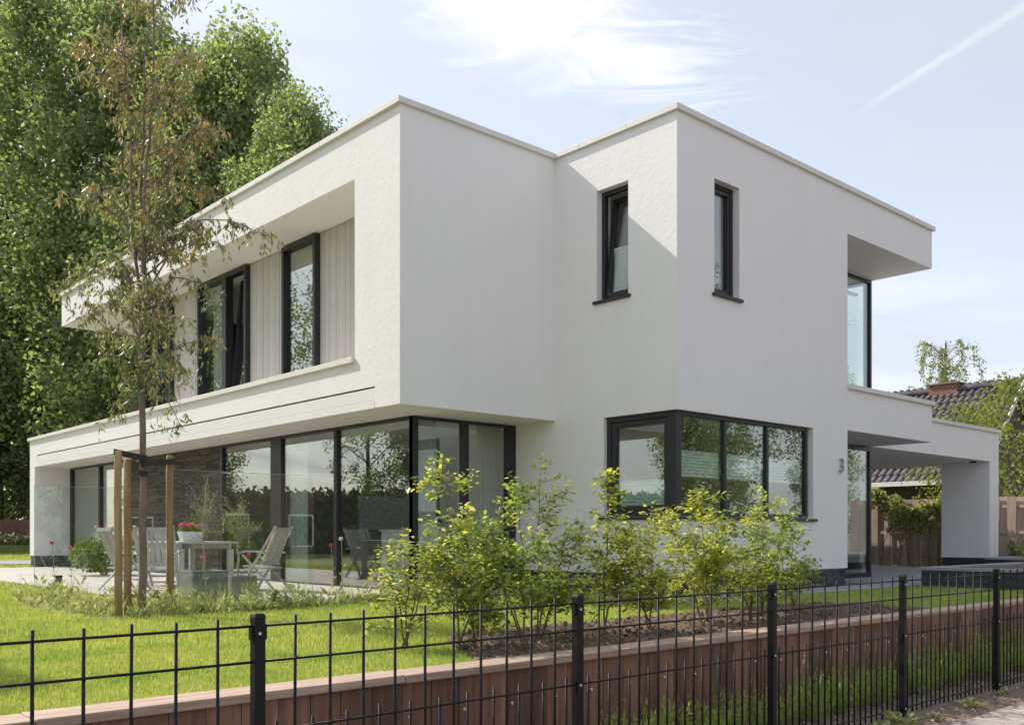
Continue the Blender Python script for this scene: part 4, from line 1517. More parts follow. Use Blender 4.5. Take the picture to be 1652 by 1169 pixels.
def olive(x, y, z0, trunk_h, crown_r, crown_h, n, seed, label, lean=0.0):
    rng = np.random.default_rng(seed)
    t = thing('olive_tree', (x, y, z0), label, 'olive tree', 'olive trees in planters')
    m_ = MB()
    q = path_of([(x, y, z0 - 0.05), (x + 0.01 + lean * .3, y, z0 + trunk_h * 0.4), (x + lean * .8, y + 0.01, z0 + trunk_h), (x + lean, y, z0 + trunk_h + crown_h * 0.4)], 12, 0.006)
    m_.tube(q, np.linspace(0.017, 0.009, 12), 7)
    P, D = [], []
    for k in range(26):
        p0 = q[rng.integers(7, 12)]
        a = rng.uniform(0, 6.28)
        r = crown_r * rng.uniform(0.4, 1.1)
        e = p0 + np.array([math.cos(a) * r, math.sin(a) * r, crown_h * rng.uniform(0.05, 0.95)])
        b = path_of([p0, (p0 + e) / 2 + np.array([0, 0, 0.03]), e], 6, 0.012)
        m_.tube(b, np.linspace(0.006, 0.0018, 6), 4)
        for s in range(n // 26):
            f = rng.uniform(0.3, 1.0) * 5
            i0 = min(int(f), 4)
            c = b[i0] + (b[i0 + 1] - b[i0]) * (f - i0)
            P.append(c + rng.normal(0, 0.028, 3))
            D.append((e - p0) / np.linalg.norm(e - p0) + rng.normal(0, 0.7, 3))
    m_.build('trunk', 'olive_bark', t, smooth=True)
    link('foliage', leaves('foliage', np.array(P), np.array(D), 'olive_leaf', rng.uniform(0.025, 0.05, len(P)), 0.009, rng, 0.1), t)


olive(-5.30, 3.02, 0.40, 0.42, 0.20, 0.55, 520, 5, 'sparse little olive tree in the larger concrete planter')
olive(-4.74, 3.28, 0.31, 0.46, 0.26, 0.42, 1500, 6, 'bushy little olive tree in the smaller concrete planter', 0.03)

# table
tb = thing('garden_table', (-4.05, 6.4, 0), 'weathered grey wooden garden table in the middle of the terrace', 'table')
for k in range(9):
    y0 = 5.62 + k * 0.178
    MB().box(-4.52, -3.58, y0, y0 + 0.170, 0.715, 0.742).build('table_slat', 'teak_grey', tb, bevel=0.003)
for x in (-4.44, -3.66):
    MB().box(x - 0.02, x + 0.02, 5.72, 7.12, 0.63, 0.712).build('apron', 'teak_grey', tb)
    for y in (5.72, 7.12):
        MB().box(x - 0.04, x + 0.04, y - 0.04, y + 0.04, 0.014, 0.628).build('leg', 'teak_grey', tb, bevel=0.004)


def make_chair(name_mat='teak_grey'):
    """folding armchair, local coordinates, the sitter looks towards +y"""
    t = thing('garden_chair', (0, 0, 0), 'x', 'chair')
    for s in (-1, 1):
        x = s * 0.27
        MB().beam((x, 0.30, 0.0), (x, -0.36, 1.06), 0.025, 0.05, (1, 0, 0)).build('leg', name_mat, t, bevel=0.003)
        x2 = s * 0.235
        MB().beam((x2, -0.34, 0.0), (x2, 0.26, 0.60), 0.025, 0.045, (1, 0, 0)).build('leg', name_mat, t, bevel=0.003)
        g_ = MB()
        xa = s * 0.29
        pts = [(xa, 0.31, 0.625), (xa, 0.16, 0.655), (xa, -0.04, 0.65), (xa, -0.20, 0.62)]
        for a_, b_ in zip(pts, pts[1:]):
            g_.beam(a_, b_, 0.055, 0.024)
        g_.build('armrest', name_mat, t)
    for k in range(7):
        y = 0.24 - k * 0.068
        MB().box(-0.22, 0.22, y - 0.028, y + 0.028, 0.40 - k * 0.006, 0.418 - k * 0.006).build('seat_slat', name_mat, t)
    for k in range(6):
        x = -0.195 + k * 0.078
        MB().beam((x, -0.115, 0.47), (x, -0.34, 0.99), 0.055, 0.014, (0, 1, 0.4)).build('back_slat', name_mat, t)
    MB().beam((-0.26, -0.10, 0.45), (0.26, -0.10, 0.45), 0.03, 0.05).build('back_rail', name_mat, t)
    MB().beam((-0.26, -0.345, 1.01), (0.26, -0.345, 1.01), 0.03, 0.06).build('back_rail', name_mat, t)
    MB().beam((-0.235, 0.18, 0.17), (0.235, 0.18, 0.17), 0.02, 0.03).build('stretcher', name_mat, t)
    return t


ch0 = make_chair()
CH = [((-4.92, 5.38, 0.014), -0.55, 'weathered grey folding garden chair nearest the gum tree at the near table end'),
      ((-3.45, 5.02, 0.014), 0.55, 'weathered grey folding garden chair by the small planter with a cushion on its back'),
      ((-4.95, 6.55, 0.014), -1.45, 'weathered grey folding garden chair on the lawn side of the table'),
      ((-3.98, 7.62, 0.014), 3.15, 'weathered grey folding garden chair at the far end of the table')]
for i, (loc, rz, lab) in enumerate(CH):
    c = ch0 if i == 0 else copy_tree(ch0, loc, rz)
    c.location = loc
    c.rotation_euler.z = rz
    c.scale = (0.93, 0.93, 0.90)
    c['label'] = lab
    c['group'] = 'garden chairs on the terrace'
cu_ = MB().beam((0, -0.085, 0.50), (0, -0.315, 1.00), 0.42, 0.05, (0, 1, 0.4)).mesh('chair_cushion', 'orange_cloth')
o = link('chair_cushion', cu_, None, 0.02)
o.location = CH[1][0]
o.rotation_euler.z = CH[1][1]
o.scale = (0.93, 0.93, 0.90)
tag(o, 'orange and white patterned cushion leaning on the garden chair by the small planter', 'cushion')

# flower pot on the table
fpot = thing('flower_pot', (-4.2, 5.9, 0.742), 'white flower box with pink blooms on the garden table', 'flower pot')
c = (-4.2, 5.9, 0.743)
g = MB()
g.hexa([(c[0] - .15, c[1] - .06, c[2]), (c[0] + .15, c[1] - .06, c[2]), (c[0] + .15, c[1] + .06, c[2]), (c[0] - .15, c[1] + .06, c[2]),
        (c[0] - .19, c[1] - .09, c[2] + .15), (c[0] + .19, c[1] - .09, c[2] + .15), (c[0] + .19, c[1] + .09, c[2] + .15), (c[0] - .19, c[1] + .09, c[2] + .15)])
g.build('box', 'white_pot', fpot, bevel=0.006)
rng = np.random.default_rng(9)
P = np.stack([rng.uniform(-.18, .18, 260), rng.uniform(-.09, .09, 260), rng.uniform(.14, .22, 260)], 1) + c
link('foliage', leaves('foliage', P, rng.normal(0, 1, (260, 3)) + [0, 0, .5], 'box_leaf', 0.04, 0.03, rng), fpot)
for k in range(7):
    q = np.array([-.16 + k * .052, rng.uniform(-.06, .06), rng.uniform(.22, .27)]) + c
    d_ = unit(rng.normal(0, 1, (90, 3)))
    link('bloom', leaves('bloom', q + d_ * 0.022, d_ + rng.normal(0, .4, (90, 3)), 'pink_petal', 0.022, 0.020, rng), fpot)

# round box shrub
bs_ = thing('box_shrub', (-3.35, 12.1, 0), 'clipped round evergreen shrub at the far edge of the terrace', 'shrub')
rng = np.random.default_rng(21)
n = 3200
d_ = unit(rng.normal(0, 1, (n, 3)))
r_ = rng.uniform(0.7, 1.05, n)[:, None]
P = d_ * r_ * np.array([0.62, 0.62, 0.36]) + np.array([-3.35, 12.1, 0.42])
P[:, 2] = np.maximum(P[:, 2], 0.12)
link('foliage', leaves('foliage', P, d_ + rng.normal(0, .6, (n, 3)), 'box_leaf', 0.06, 0.04, rng), bs_)
g = MB()
for k in range(9):
    a = k * 0.7
    g.tube([(-3.35, 12.1, -0.05), (-3.35 + .3 * math.cos(a), 12.1 + .3 * math.sin(a), 0.45)], [0.02, 0.008], 5)
g.build('stem', 'twig', bs_)
# small garden lamp in the lawn
gl_ = thing('garden_light', (-6.0, 6.2, 0), 'short dark bollard light in the border near the glass screen', 'light')
MB().lathe((-6.0, 6.2, 0), [(0.05, 0), (0.05, 0.22), (0.042, 0.225), (0.042, 0.25)], 14).build('pole', 'concrete', gl_)
MB().lathe((-6.0, 6.2, 0.25), [(0.055, 0.0), (0.055, 0.02), (0.02, 0.028)], 14).build('cap', 'black_steel', gl_)

# planting border along the terrace
poly = [(-6.60, 6.2), (-6.95, 4.3), (-6.98, 2.9), (-6.85, 1.95), (-6.30, 1.72), (-5.6, 1.68), (-4.9, 1.72), (-3.9, 1.85), (-3.0, 1.95), (-2.3, 2.0)]
inner = [(-6.05, 6.2), (-5.95, 4.3), (-5.9, 3.2), (-5.9, 2.8), (-5.7, 2.45), (-5.5, 2.30), (-4.9, 2.22), (-3.9, 2.20), (-3.0, 2.20), (-2.3, 2.16)]
rng = np.random.default_rng(31)


def in_border(n):
    t = rng.uniform(0, len(poly) - 1, n)
    i = t.astype(int)
    f = (t - i)[:, None]
    A = np.array(poly)
    B = np.array(inner)
    a = A[i] * (1 - f) + A[i + 1] * f
    b = B[i] * (1 - f) + B[i + 1] * f
    s = rng.uniform(0, 1, n)[:, None]
    q = a * (1 - s) + b * s
    return np.concatenate([q, np.full((n, 1), GZ)], 1)


BORDER = poly + inner[::-1]
# broad leaved tufts
cen = in_border(300)
P, D, L = [], [], []
for c in cen:
    k = rng.integers(7, 20)
    hgt = rng.uniform(0.03, 0.09) if rng.random() < 0.6 else rng.uniform(0.12, 0.30)
    a = rng.uniform(0, 6.28, k)
    for q in range(k):
        P.append(c + [math.cos(a[q]) * rng.uniform(0, .03), math.sin(a[q]) * rng.uniform(0, .03), rng.uniform(0, hgt)])
        D.append([math.cos(a[q]), math.sin(a[q]), rng.uniform(0.3, 1.6)])
        L.append(rng.uniform(0.05, 0.12))
L = np.array(L)
stuff(link('border_plants', leaves('border_plants', np.array(P), np.array(D), 'border_leaf', L, L * rng.uniform(0.22, 0.45, len(L)), rng, 0.1)),
      'low leafy plants and weeds along the terrace edge round the gum tree', 'border plants')
cen = in_border(300)
Pb = np.repeat(cen, 14, 0) + np.concatenate([rng.normal(0, .025, (300 * 14, 2)), np.zeros((300 * 14, 1))], 1)
stuff(link('border_grass', blades('border_grass', Pb, rng.uniform(0.08, 0.22, len(Pb)) * np.repeat(rng.uniform(0.5, 2.0, 300), 14), 0.005, 'border_leaf', 0.4, rng, 2)),
      'tall loose grass tufts along the terrace edge', 'grass')
# single flowers on thin stalks
FL = [(-5.62, 2.30, 0.60, 'pink_petal', 'pink flower on a thin stalk in front of the larger planter'),
      (-5.05, 2.32, 0.62, 'pink_petal', 'pink flower on a branching stalk between the two planters'),
      (-4.02, 2.18, 0.72, 'red_petal', 'red flower on a tall stalk in front of the sliding glass'),
      (-3.98, 2.02, 0.80, 'white_petal', 'pale seed head on the tallest stalk in front of the sliding glass'),
      (-6.55, 4.6, 0.75, 'red_petal', 'red flower on a thin stalk before the far glass screen'),
      (-6.15, 5.2, 0.68, 'pink_petal', 'pink flower on a thin stalk left of the tree stakes'),
      (-3.05, 2.12, 0.62, 'white_petal', 'pale flower on a stalk near the glass corner')]
for x, y, h, m_, lab in FL:
    t = thing('garden_flower', (x, y, GZ), lab, 'flower', 'single flowers along the terrace edge')
    g = MB()
    q = path_of([(x, y, GZ), (x + .02, y, h * .5), (x - .01, y + .01, h)], 8, 0.004)
    g.tube(q, 0.0035, 4)
    for k in range(3):
        p = q[3 + k]
        a = rng.uniform(0, 6.28)
        g.tube([p, p + np.array([math.cos(a) * .07, math.sin(a) * .07, .10])], 0.002, 3)
    g.build('stalk', 'border_leaf', t)
    d_ = unit(rng.normal(0, 1, (60, 3)))
    link('bloom', leaves('bloom', q[-1] + d_ * [.010, .010, .008], d_, m_, 0.020, 0.014, rng), t)
    a = rng.uniform(0, 6.28, 16)
    f = rng.integers(0, 5, 16)
    link('leaf', leaves('leaf', q[f], np.stack([np.cos(a), np.sin(a), np.full(16, .8)], 1), 'border_leaf', 0.07, 0.014, rng), t)

# ================================================================== LAWN GRASS
rng = np.random.default_rng(77)
HOLES = [BED, TERR, BORDER, [(-0.6, -0.79), (5.26, -0.79), (5.26, 1.3), (-0.6, 1.3)], [(5.2, -4), (20, -4), (20, 9), (5.2, 9)],
         [(0, 0), (8, 0), (8, 19), (-2, 19), (-2.9, 3.2), (0, 2.3)], [(-9.0, 21.0), (-4.1, 21.6), (0.6, 19.4), (9, 19.4), (9, 23.5), (0.9, 23.6), (-3.6, 25.6), (-9.0, 25.0)]]


def lawn_points(n, x0, x1, y0, y1, dmin, dmax, power):
    X = rng.uniform(x0, x1, n)
    Y = rng.uniform(y0, y1, n)
    dx, dy = X - CAM[0], Y - CAM[1]
    D = dx * 0.6706 + dy * 0.7418
    Rr = dx * 0.7418 - dy * 0.6706
    ok = (D > dmin) & (D < dmax) & (np.abs(Rr) < D * 0.66 + 0.8)
    ok &= rng.random(n) < (dmin / np.maximum(D, dmin)) ** power
    for h in HOLES:
        ok &= ~inside(h, X, Y)
    X, Y, D = X[ok], Y[ok], D[ok]
    return np.stack([X, Y, np.full(len(X), GZ)], 1), D


P, D = lawn_points(680000, -10.5, -3.5, WY + 0.225, 1.0, 2.6, 7.0, 0.8)
hh = rng.uniform(0.026, 0.050, len(P)) * (1 + 0.7 * np.exp(-((P[:, 1] - WY - 0.22) / 0.10)))
stuff(link('lawn_grass', blades('lawn_grass', P, hh, 0.0042, 'grass_blade', 0.40, rng, 2)), 'short mown bright green grass of the raised front lawn', 'grass')
P, D = lawn_points(900000, -11, 6, WY + 0.23, 9.0, 7.0, 16.0, 1.3)
stuff(link('lawn_grass', blades('lawn_grass', P, rng.uniform(0.03, 0.058, len(P)), 0.0075, 'grass_blade', 0.40, rng, 1)), 'short green grass of the lawn beside the terrace and path', 'grass')
P, D = lawn_points(420000, -14, 16, 4.0, 44, 16.0, 52.0, 1.0)
stuff(link('lawn_grass', blades('lawn_grass', P, rng.uniform(0.04, 0.075, len(P)), 0.02, 'grass_blade', 0.4, rng, 1)), 'distant green grass of the back lawn left of the house', 'grass')

# ================================================================== RAISED SLATE PLANTERS BY THE ENTRANCE


def slate_bed(x0, x1, y0, y1, h, label):
    t = thing('raised_bed', ((x0 + x1) / 2, (y0 + y1) / 2, 0), label, 'raised bed', 'slate faced raised beds by the entrance')
    MB().box(x0 + 0.02, x1 - 0.02, y0 + 0.02, y1 - 0.02, -0.1, h - 0.05).build('core', 'slate', t)
    m_ = MB()
    slate_strips(m_, FX(x0 + 0.02, 0), y0 + 0.02, y1 - 0.02, -0.04, h - 0.055)
    slate_strips(m_, FY(0, y0 + 0.02), x0 + 0.02, x1 - 0.02, -0.04, h - 0.055)
    stuff(m_.build('slate_strips', 'slate_strip', t))
    c_ = MB()
    c_.box(x0 - 0.02, x0 + 0.26, y0 - 0.02, y1 + 0.02, h - 0.048, h)
    c_.build('cap_stone', 'path_stone', t, bevel=0.004)
    for a, b, c, d in ((x0 + 0.262, x1 + 0.02, y0 - 0.02, y0 + 0.26), (x0 + 0.262, x1 + 0.02, y1 - 0.26, y1 + 0.02)):
        MB().box(a, b, c, d, h - 0.048, h).build('cap_stone', 'path_stone', t, bevel=0.004)
    MB().box(x0 + 0.262, x1, y0 + 0.262, y1 - 0.262, h - 0.048, h - 0.03).build('soil', 'soil', t)
    return t


slate_bed(5.20, 9.4, -4.6, -0.92, 0.315, 'long dark slate raised bed with grey cap beside the path')
slate_bed(11.6, 16.0, -3.0, 0.55, 0.345, 'farther dark slate raised bed in front of the carport pillar')

# ================================================================== WOODEN FENCES


def board_fence(a, b, z0, z1, mat, label, pitch=0.20, bw=0.215):
    a = Vector((a[0], a[1], 0))
    b = Vector((b[0], b[1], 0))
    d = (b - a)
    L = d.length
    d.normalize()
    nrm = Vector((d.y, -d.x, 0))
    t = thing('wooden_fence', ((a.x + b.x) / 2, (a.y + b.y) / 2, z0), label, 'fence')
    bm_ = MB().box(-bw / 2, bw / 2, -0.010, 0.010, z0, z1).mesh('board', mat)
    n = int(L / pitch)
    ang = math.atan2(d.y, d.x)
    for k in range(n):
        p = a + d * (k + 0.5) * pitch + nrm * (0.030 if k % 2 else -0.030)
        o = link('board', bm_, t)
        o.location = (p.x, p.y, rr.uniform(-0.012, 0.012))
        o.rotation_euler.z = ang
    for z in (z0 + 0.25, (z0 + z1) / 2, z1 - 0.25):
        MB().beam((a.x, a.y, z), (b.x, b.y, z), 0.035, 0.07).build('rail', mat, t)
    k = 0.0
    while k <= L:
        p = a + d * k
        MB().box(p.x - 0.035, p.x + 0.035, p.y - 0.035, p.y + 0.035, z0 - 0.1, z1 + 0.03).build('post', mat, t)
        k += 1.8
    return t


board_fence((15.0, 9.6), (15.15, -3.2), 0.0, 1.80, 'fence_wood', 'brown wooden board fence behind the carport and its pillar')
board_fence((-4.0, 44.8), (7.0, 39.8), 0.30, 1.55, 'red_fence_wood', 'reddish wooden board fence at the far left end of the garden', 0.34, 0.36)
g = MB().prism([(-6, 43.2), (-1, 41.2), (7.5, 37.4), (9, 41), (-4, 47)], -0.1, 0.34)
structure(g.build('garden_bank', 'lawn_soil'))
rng = np.random.default_rng(51)
n = 5200
t_ = rng.uniform(0, 1, n)
s_ = rng.uniform(0, 1, n)
P = np.stack([-4 + 11 * t_ + 0.3 * s_, 43.6 - 5.0 * t_ - 1.7 * s_ + 1.0, 0.34 + rng.uniform(0, 0.45, n) * (0.4 + 0.6 * np.sin(t_ * 40) ** 2)], 1)
stuff(link('flower_bed', leaves('flower_bed', P, rng.normal(0, 1, (n, 3)) + [0, 0, .6], 'border_leaf', 0.20, 0.09, rng)), 'loose flowering bed at the foot of the far left fence', 'flower bed')
n = 420
t_ = rng.uniform(0, 1, n)
P = np.stack([-4 + 11 * t_, 43.9 - 5.0 * t_ + rng.uniform(-1.2, 0.2, n), 0.60 + rng.uniform(0, 0.30, n)], 1)
stuff(link('white_flowers', leaves('white_flowers', P, rng.normal(0, 1, (n, 3)), 'white_petal', 0.14, 0.11, rng)), 'small white blooms in the bed by the far left fence', 'flowers')

# climber on the fence behind the carport
iv = thing('climbing_plant', (14.9, 3.6, 0), 'sunlit climbing plant hanging over the wooden fence under the carport', 'climbing plant')
rng = np.random.default_rng(61)
n = 2600
yy = rng.uniform(2.35, 5.0, n)
top = 1.85 + 0.22 * np.sin(yy * 3.1) + 0.10 * np.sin(yy * 9.7)
low = 0.55 + 0.45 * np.abs(np.sin(yy * 2.3 + 0.6)) + 0.25 * np.sin(yy * 7.1) + np.maximum(0, yy - 4.2) * 0.9
z_ = low + (top - low) * rng.beta(1.5, 1.0, n)
ok = rng.random(n) < 0.35 + 0.65 * (z_ > 1.1)
P = np.stack([14.93 - np.abs(rng.normal(0, 0.09, n)) - 0.03 - 0.10 * (z_ > 1.5), yy, z_], 1)[ok]
D = np.stack([rng.normal(-.4, .5, len(P)), rng.normal(0.2, .6, len(P)), rng.normal(-.6, .5, len(P))], 1)
link('foliage', leaves('foliage', P, D, 'ivy_leaf', rng.uniform(0.07, 0.12, len(P)), rng.uniform(0.06, 0.10, len(P)), rng, 0.08), iv)
g = MB()
for k in range(9):
    y0 = 2.5 + k * 0.27
    q = path_of([(14.92, y0, 0.0), (14.91, y0 + rng.uniform(-.2, .2), 0.8), (14.91, y0 + rng.uniform(-.3, .3), 1.6)], 9, 0.02)
    g.tube(q, 0.010, 5)
g.build('stem', 'twig', iv)


def small_bush(x, y, h, r, n, mat, seed, label, z0=0.0, name='garden_bush'):
    rng = np.random.default_rng(seed)
    t = thing(name, (x, y, z0), label, 'bush')
    m_ = MB()
    P, D = [], []
    for k in range(14):
        a = rng.uniform(0, 6.28)
        e = np.array([x + math.cos(a) * r * rng.uniform(.2, 1), y + math.sin(a) * r * rng.uniform(.2, 1), z0 + h * rng.uniform(.45, 1)])
        q = path_of([(x, y, z0 - .02), ((x + e[0]) / 2, (y + e[1]) / 2, (z0 + e[2]) / 2 + h * .1), e], 7, 0.01)
        m_.tube(q, np.linspace(0.008, 0.003, 7), 4)
        for s in range(n // 14):
            f = rng.uniform(0.25, 1) * 6
            i0 = min(int(f), 5)
            P.append(q[i0] + (q[i0 + 1] - q[i0]) * (f - i0) + rng.normal(0, 0.05, 3))
            D.append(rng.normal(0, 1, 3) + [0, 0, .3])
    m_.build('stem', 'twig', t)
    link('foliage', leaves('foliage', np.array(P), np.array(D), mat, 0.10, 0.055, rng), t)


small_bush(14.45, 0.95, 0.80, 0.24, 240, 'dark_leaf', 71, 'small dark leaved bush right of the carport pillar', 0.0)
small_bush(14.7, 5.2, 0.45, 0.4, 260, 'ivy_leaf', 72, 'low bush at the foot of the wooden fence under the carport', 0.0)
small_bush(14.6, 2.55, 0.35, 0.3, 200, 'ivy_leaf', 73, 'low bush at the fence foot next to the carport pillar', 0.0)
small_bush(13.3, 0.2, 0.22, 0.5, 260, 'ivy_leaf', 74, 'flat green plants on top of the farther slate raised bed', 0.33)

# ================================================================== NEIGHBOUR HOUSE
nb = thing('neighbour_house', (22, 8, 0), 'low neighbouring house with dark pantile roof and brick chimney behind the carport', 'house')
EX, EZ, RX, RZ = 20.3, 2.60, 23.65, 5.885
Y0, Y1 = 4.15, 18.0
MB().box(EX + 0.55, 27.0, Y0 + 0.25, Y1, 0, EZ + 0.35).build('wall', 'dark_brick', nb)
g = MB()
g.poly([(21.0, Y0 + 0.3, EZ + 0.35), (26.4, Y0 + 0.3, EZ + 0.35), (23.65, Y0 + 0.3, RZ - 0.12)])
o = g.build('gable', 'dark_brick', nb)
o.modifiers.new('thick', 'SOLIDIFY').thickness = 0.2
g = MB()
g.hexa([(EX, Y0, EZ - 0.10), (RX, Y0, RZ - 0.12), (RX, Y1, RZ - 0.12), (EX, Y1, EZ - 0.10), (EX, Y0, EZ - 0.04), (RX, Y0, RZ - 0.05), (RX, Y1, RZ - 0.05), (EX, Y1, EZ - 0.04)])
g.hexa([(RX, Y0, RZ - 0.12), (27.0, Y0, EZ - 0.10), (27.0, Y1, EZ - 0.10), (RX, Y1, RZ - 0.12), (RX, Y0, RZ - 0.05), (27.0, Y0, EZ - 0.04), (27.0, Y1, EZ - 0.04), (RX, Y1, RZ - 0.05)])
rf = g.build('roof', 'roof_tile', nb)
MB().box(EX - 0.10, EX + 0.02, Y0, Y1, EZ - 0.17, EZ - 0.02).build('gutter', 'white_metal', nb)
MB().beam((EX - 0.02, Y0 - 0.06, EZ - 0.02), (RX, Y0 - 0.06, RZ - 0.02), 0.03, 0.16).build('verge_board', 'white_metal', nb)
MB().box(EX + 0.55, EX + 0.50, 6.0, 7.4, 0.9, 2.1).build('window', 'black_gloss', nb)
# pantiles
sl = Vector((RX - EX, 0, RZ - EZ))
SLEN = sl.length
sl.normalize()
snor = Vector((-sl.z, 0, sl.x))
tw, th = 0.245, 0.335
m_ = MB()
prof = [(-0.135, 0.012), (-0.10, 0.052), (-0.05, 0.066), (0.0, 0.050), (0.045, 0.016), (0.09, 0.004), (0.135, 0.012)]
b0 = len(m_.v)
for v_, lift in ((0.0, 0.035), (th + 0.05, 0.0)):
    for u_, h_ in prof:
        p = Vector((0, u_, 0)) + sl * v_ + snor * (h_ + lift)
        m_.v.append(tuple(p))
for u_, h_ in prof:
    p = Vector((0, u_, 0)) + snor * (h_ + 0.012)
    m_.v.append(tuple(p))
np_ = len(prof)
for k in range(np_ - 1):
    m_.f.append((k, k + 1, np_ + k + 1, np_ + k))
    m_.f.append((2 * np_ + k, 2 * np_ + k + 1, k + 1, k))
tmesh = m_.mesh('roof_tile', 'roof_tile')
rows = int(SLEN / th)
colsn = int((Y1 - Y0) / tw)
cand = []
for j in range(rows + 1):
    for i in range(colsn):
        y = Y0 + 0.13 + i * tw
        p = Vector((EX, y, EZ - 0.05)) + sl * (j * th)
        cand.append((y, j, p))
cand.sort(key=lambda c: (c[0], c[1]))
near, rest = cand[:300], cand[300:]
for y, j, p in near:
    o = link('roof_tile', tmesh, rf)
    o.location = p + Vector((0, rr.uniform(-0.006, 0.006), rr.uniform(-0.004, 0.004)))
g = MB()
for y, j, p in rest:
    b0 = len(g.v)
    for v in m_.v:
        g.v.append((v[0] + p.x, v[1] + p.y, v[2] + p.z))
    for f in m_.f:
        g.f.append(tuple(b0 + q for q in f))
stuff(g.build('roof_tiles', 'roof_tile', rf))
for k in range(int((Y1 - Y0) / 0.38)):
    y = Y0 + k * 0.38
    MB().tube([(RX, y, RZ + 0.03), (RX, y + 0.40, RZ + 0.045)], [0.115, 0.13], 10).build('ridge_tile', 'roof_tile', rf)
ch = MB().box(23.5, 24.1, 6.20, 7.20, 5.2, 6.12).build('chimney', 'brick', rf)
MB().box(23.42, 24.18, 6.14, 7.26, 6.12, 6.17).build('chimney_cap', 'concrete', rf)
MB().tube([(23.8, 6.5, 6.17), (23.8, 6.5, 6.28)], 0.11, 10).build('chimney_pot', 'brick', rf)
MB().tube([(23.8, 6.9, 6.17), (23.8, 6.9, 6.25)], 0.13, 10).build('chimney_pot', 'brick', rf)

# ================================================================== TREES


def crown_mesh(seed, H, z0, R, ncl, per, lsize, mat, csize=0.8, power=0.7, lobes=0.28, skew=0.5):
    """leaf clusters through the volume of a crown with an uneven outline"""
    rng = np.random.default_rng(seed)
    ph = rng.uniform(0, 6.28, 8)
    C = []
    while len(C) < ncl:
        t = rng.beta(1.15, 1.0)
        a = rng.uniform(0, 6.28)
        prof = math.sin(math.pi * (0.10 + 0.86 * t ** (0.5 + skew * 0.5))) ** power
        lob = 1 + lobes * (math.sin(3 * a + ph[0] + 5 * t) * 0.6 + math.sin(5 * a + ph[1] - 9 * t) * 0.5 + math.sin(2 * a + 14 * t + ph[2]) * 0.5)
        rr_ = R * prof * lob * math.sqrt(rng.uniform(0.08, 1.0))
        if rng.random() < 0.10:
            rr_ = R * prof * lob * rng.uniform(1.0, 1.22)
        C.append((math.cos(a) * rr_, math.sin(a) * rr_, z0 + (H - z0) * t * rng.uniform(0.97, 1.03)))
    C = np.array(C)
    n = ncl * per
    idx = np.repeat(np.arange(ncl), per)
    sz = rng.uniform(0.55, 1.25, ncl)[idx][:, None] * csize
    off = rng.normal(0, 1, (n, 3))
    off = off / np.maximum(1, np.linalg.norm(off, axis=1, keepdims=True) / 1.5)
    P = C[idx] + off * sz * np.array([0.52, 0.52, 0.62])
    D = rng.normal(0, 1, (n, 3)) + np.array([0, 0, -0.35])
    L = lsize * rng.uniform(0.7, 1.3, n)
    return C, leaves('crown', P, D, mat, L, L * 0.75, rng, 0.12)


def limb_mesh(seed, C, H, r0, mat='dark_bark', n=26, bend=0.5):
    rng = np.random.default_rng(seed)
    m_ = MB()
    tp = [(rng.normal(0, 0.012 * H) * (k / 9) ** 1.2, rng.normal(0, 0.012 * H) * (k / 9) ** 1.2, H * 0.93 * k / 9 - (0.15 if k == 0 else 0)) for k in range(10)]
    m_.tube(tp, [r0 * (1.25 if k == 0 else 1) * (1 - 0.9 * k / 9) for k in range(10)], 9)
    tp = np.array(tp)
    for k in rng.permutation(len(C))[:n]:
        e = C[k]
        zb = max(0.15 * H, e[2] - np.linalg.norm(e[:2]) * rng.uniform(0.6, 1.2))
        f = np.clip(zb / (H * 0.93) * 9, 0, 8.9)
        i0 = int(f)
        p = tp[i0] + (tp[i0 + 1] - tp[i0]) * (f - i0)
        mid = (p + e) / 2 + np.array([0, 0, -0.06 * np.linalg.norm(e - p)])
        r1 = r0 * 0.30 * (1 - 0.6 * zb / H)
        m_.tube([p, mid, e], [r1, r1 * 0.6, r1 * 0.18], 5)
    return m_.mesh('trunk', mat, True)


def tree_kind(seed, *a, r0=0.3, mat='poplar_leaf', nl=26, **k):
    C, cr = crown_mesh(seed, *a, mat, **k)
    return cr, limb_mesh(seed + 1, C, a[0], r0, n=nl)


def put_tree(kind, x, y, rz, s, label, group, z=0.0, name='broadleaf_tree', sz=None):
    t = thing(name, (x, y, z), label, 'tree', group)
    t.rotation_euler.z = rz
    t.scale = (s, s, sz or s)
    for nm, m_ in (('trunk', kind[1]), ('crown', kind[0])):
        o = bpy.data.objects.new(nm, m_)
        COL.objects.link(o)
        o.parent = t
    return t


K1 = tree_kind(201, 22.0, 1.5, 4.6, 760, 66, 0.185, csize=0.86)
K2 = tree_kind(211, 19.0, 1.0, 4.2, 680, 66, 0.18, csize=0.84, power=0.6)
K3 = tree_kind(221, 14.0, 0.6, 3.4, 620, 52, 0.17, mat='dark_leaf', csize=0.65)
GB = 'tall trees behind the house'
put_tree(K1, 5.4, 48.0, 0.3, 1.36, 'tall leafy tree at the left edge of the picture behind the far fence', GB)
put_tree(K2, 3.6, 54.0, 2.1, 1.50, 'leafy tree farthest left, partly cut by the picture edge', GB)
put_tree(K1, 7.9, 42.9, 1.7, 1.30, 'tall leafy tree directly behind the gum tree crown', GB)
put_tree(K2, 8.8, 35.0, 3.9, 1.18, 'tall leafy tree behind the left part of the upper roof', GB)
put_tree(K1, 10.1, 32.9, 5.1, 1.06, 'leafy tree behind the roof, second from the right of the tall row', GB)
put_tree(K1, 9.3, 26.6, 2.9, 0.82, 'leafy tree at the right end of the tall row behind the roof', GB)
put_tree(K2, 9.4, 39.5, 4.4, 1.32, 'leafy tree filling the row between the gum tree and the roof', GB)
GU = 'dark trees under the tall row'
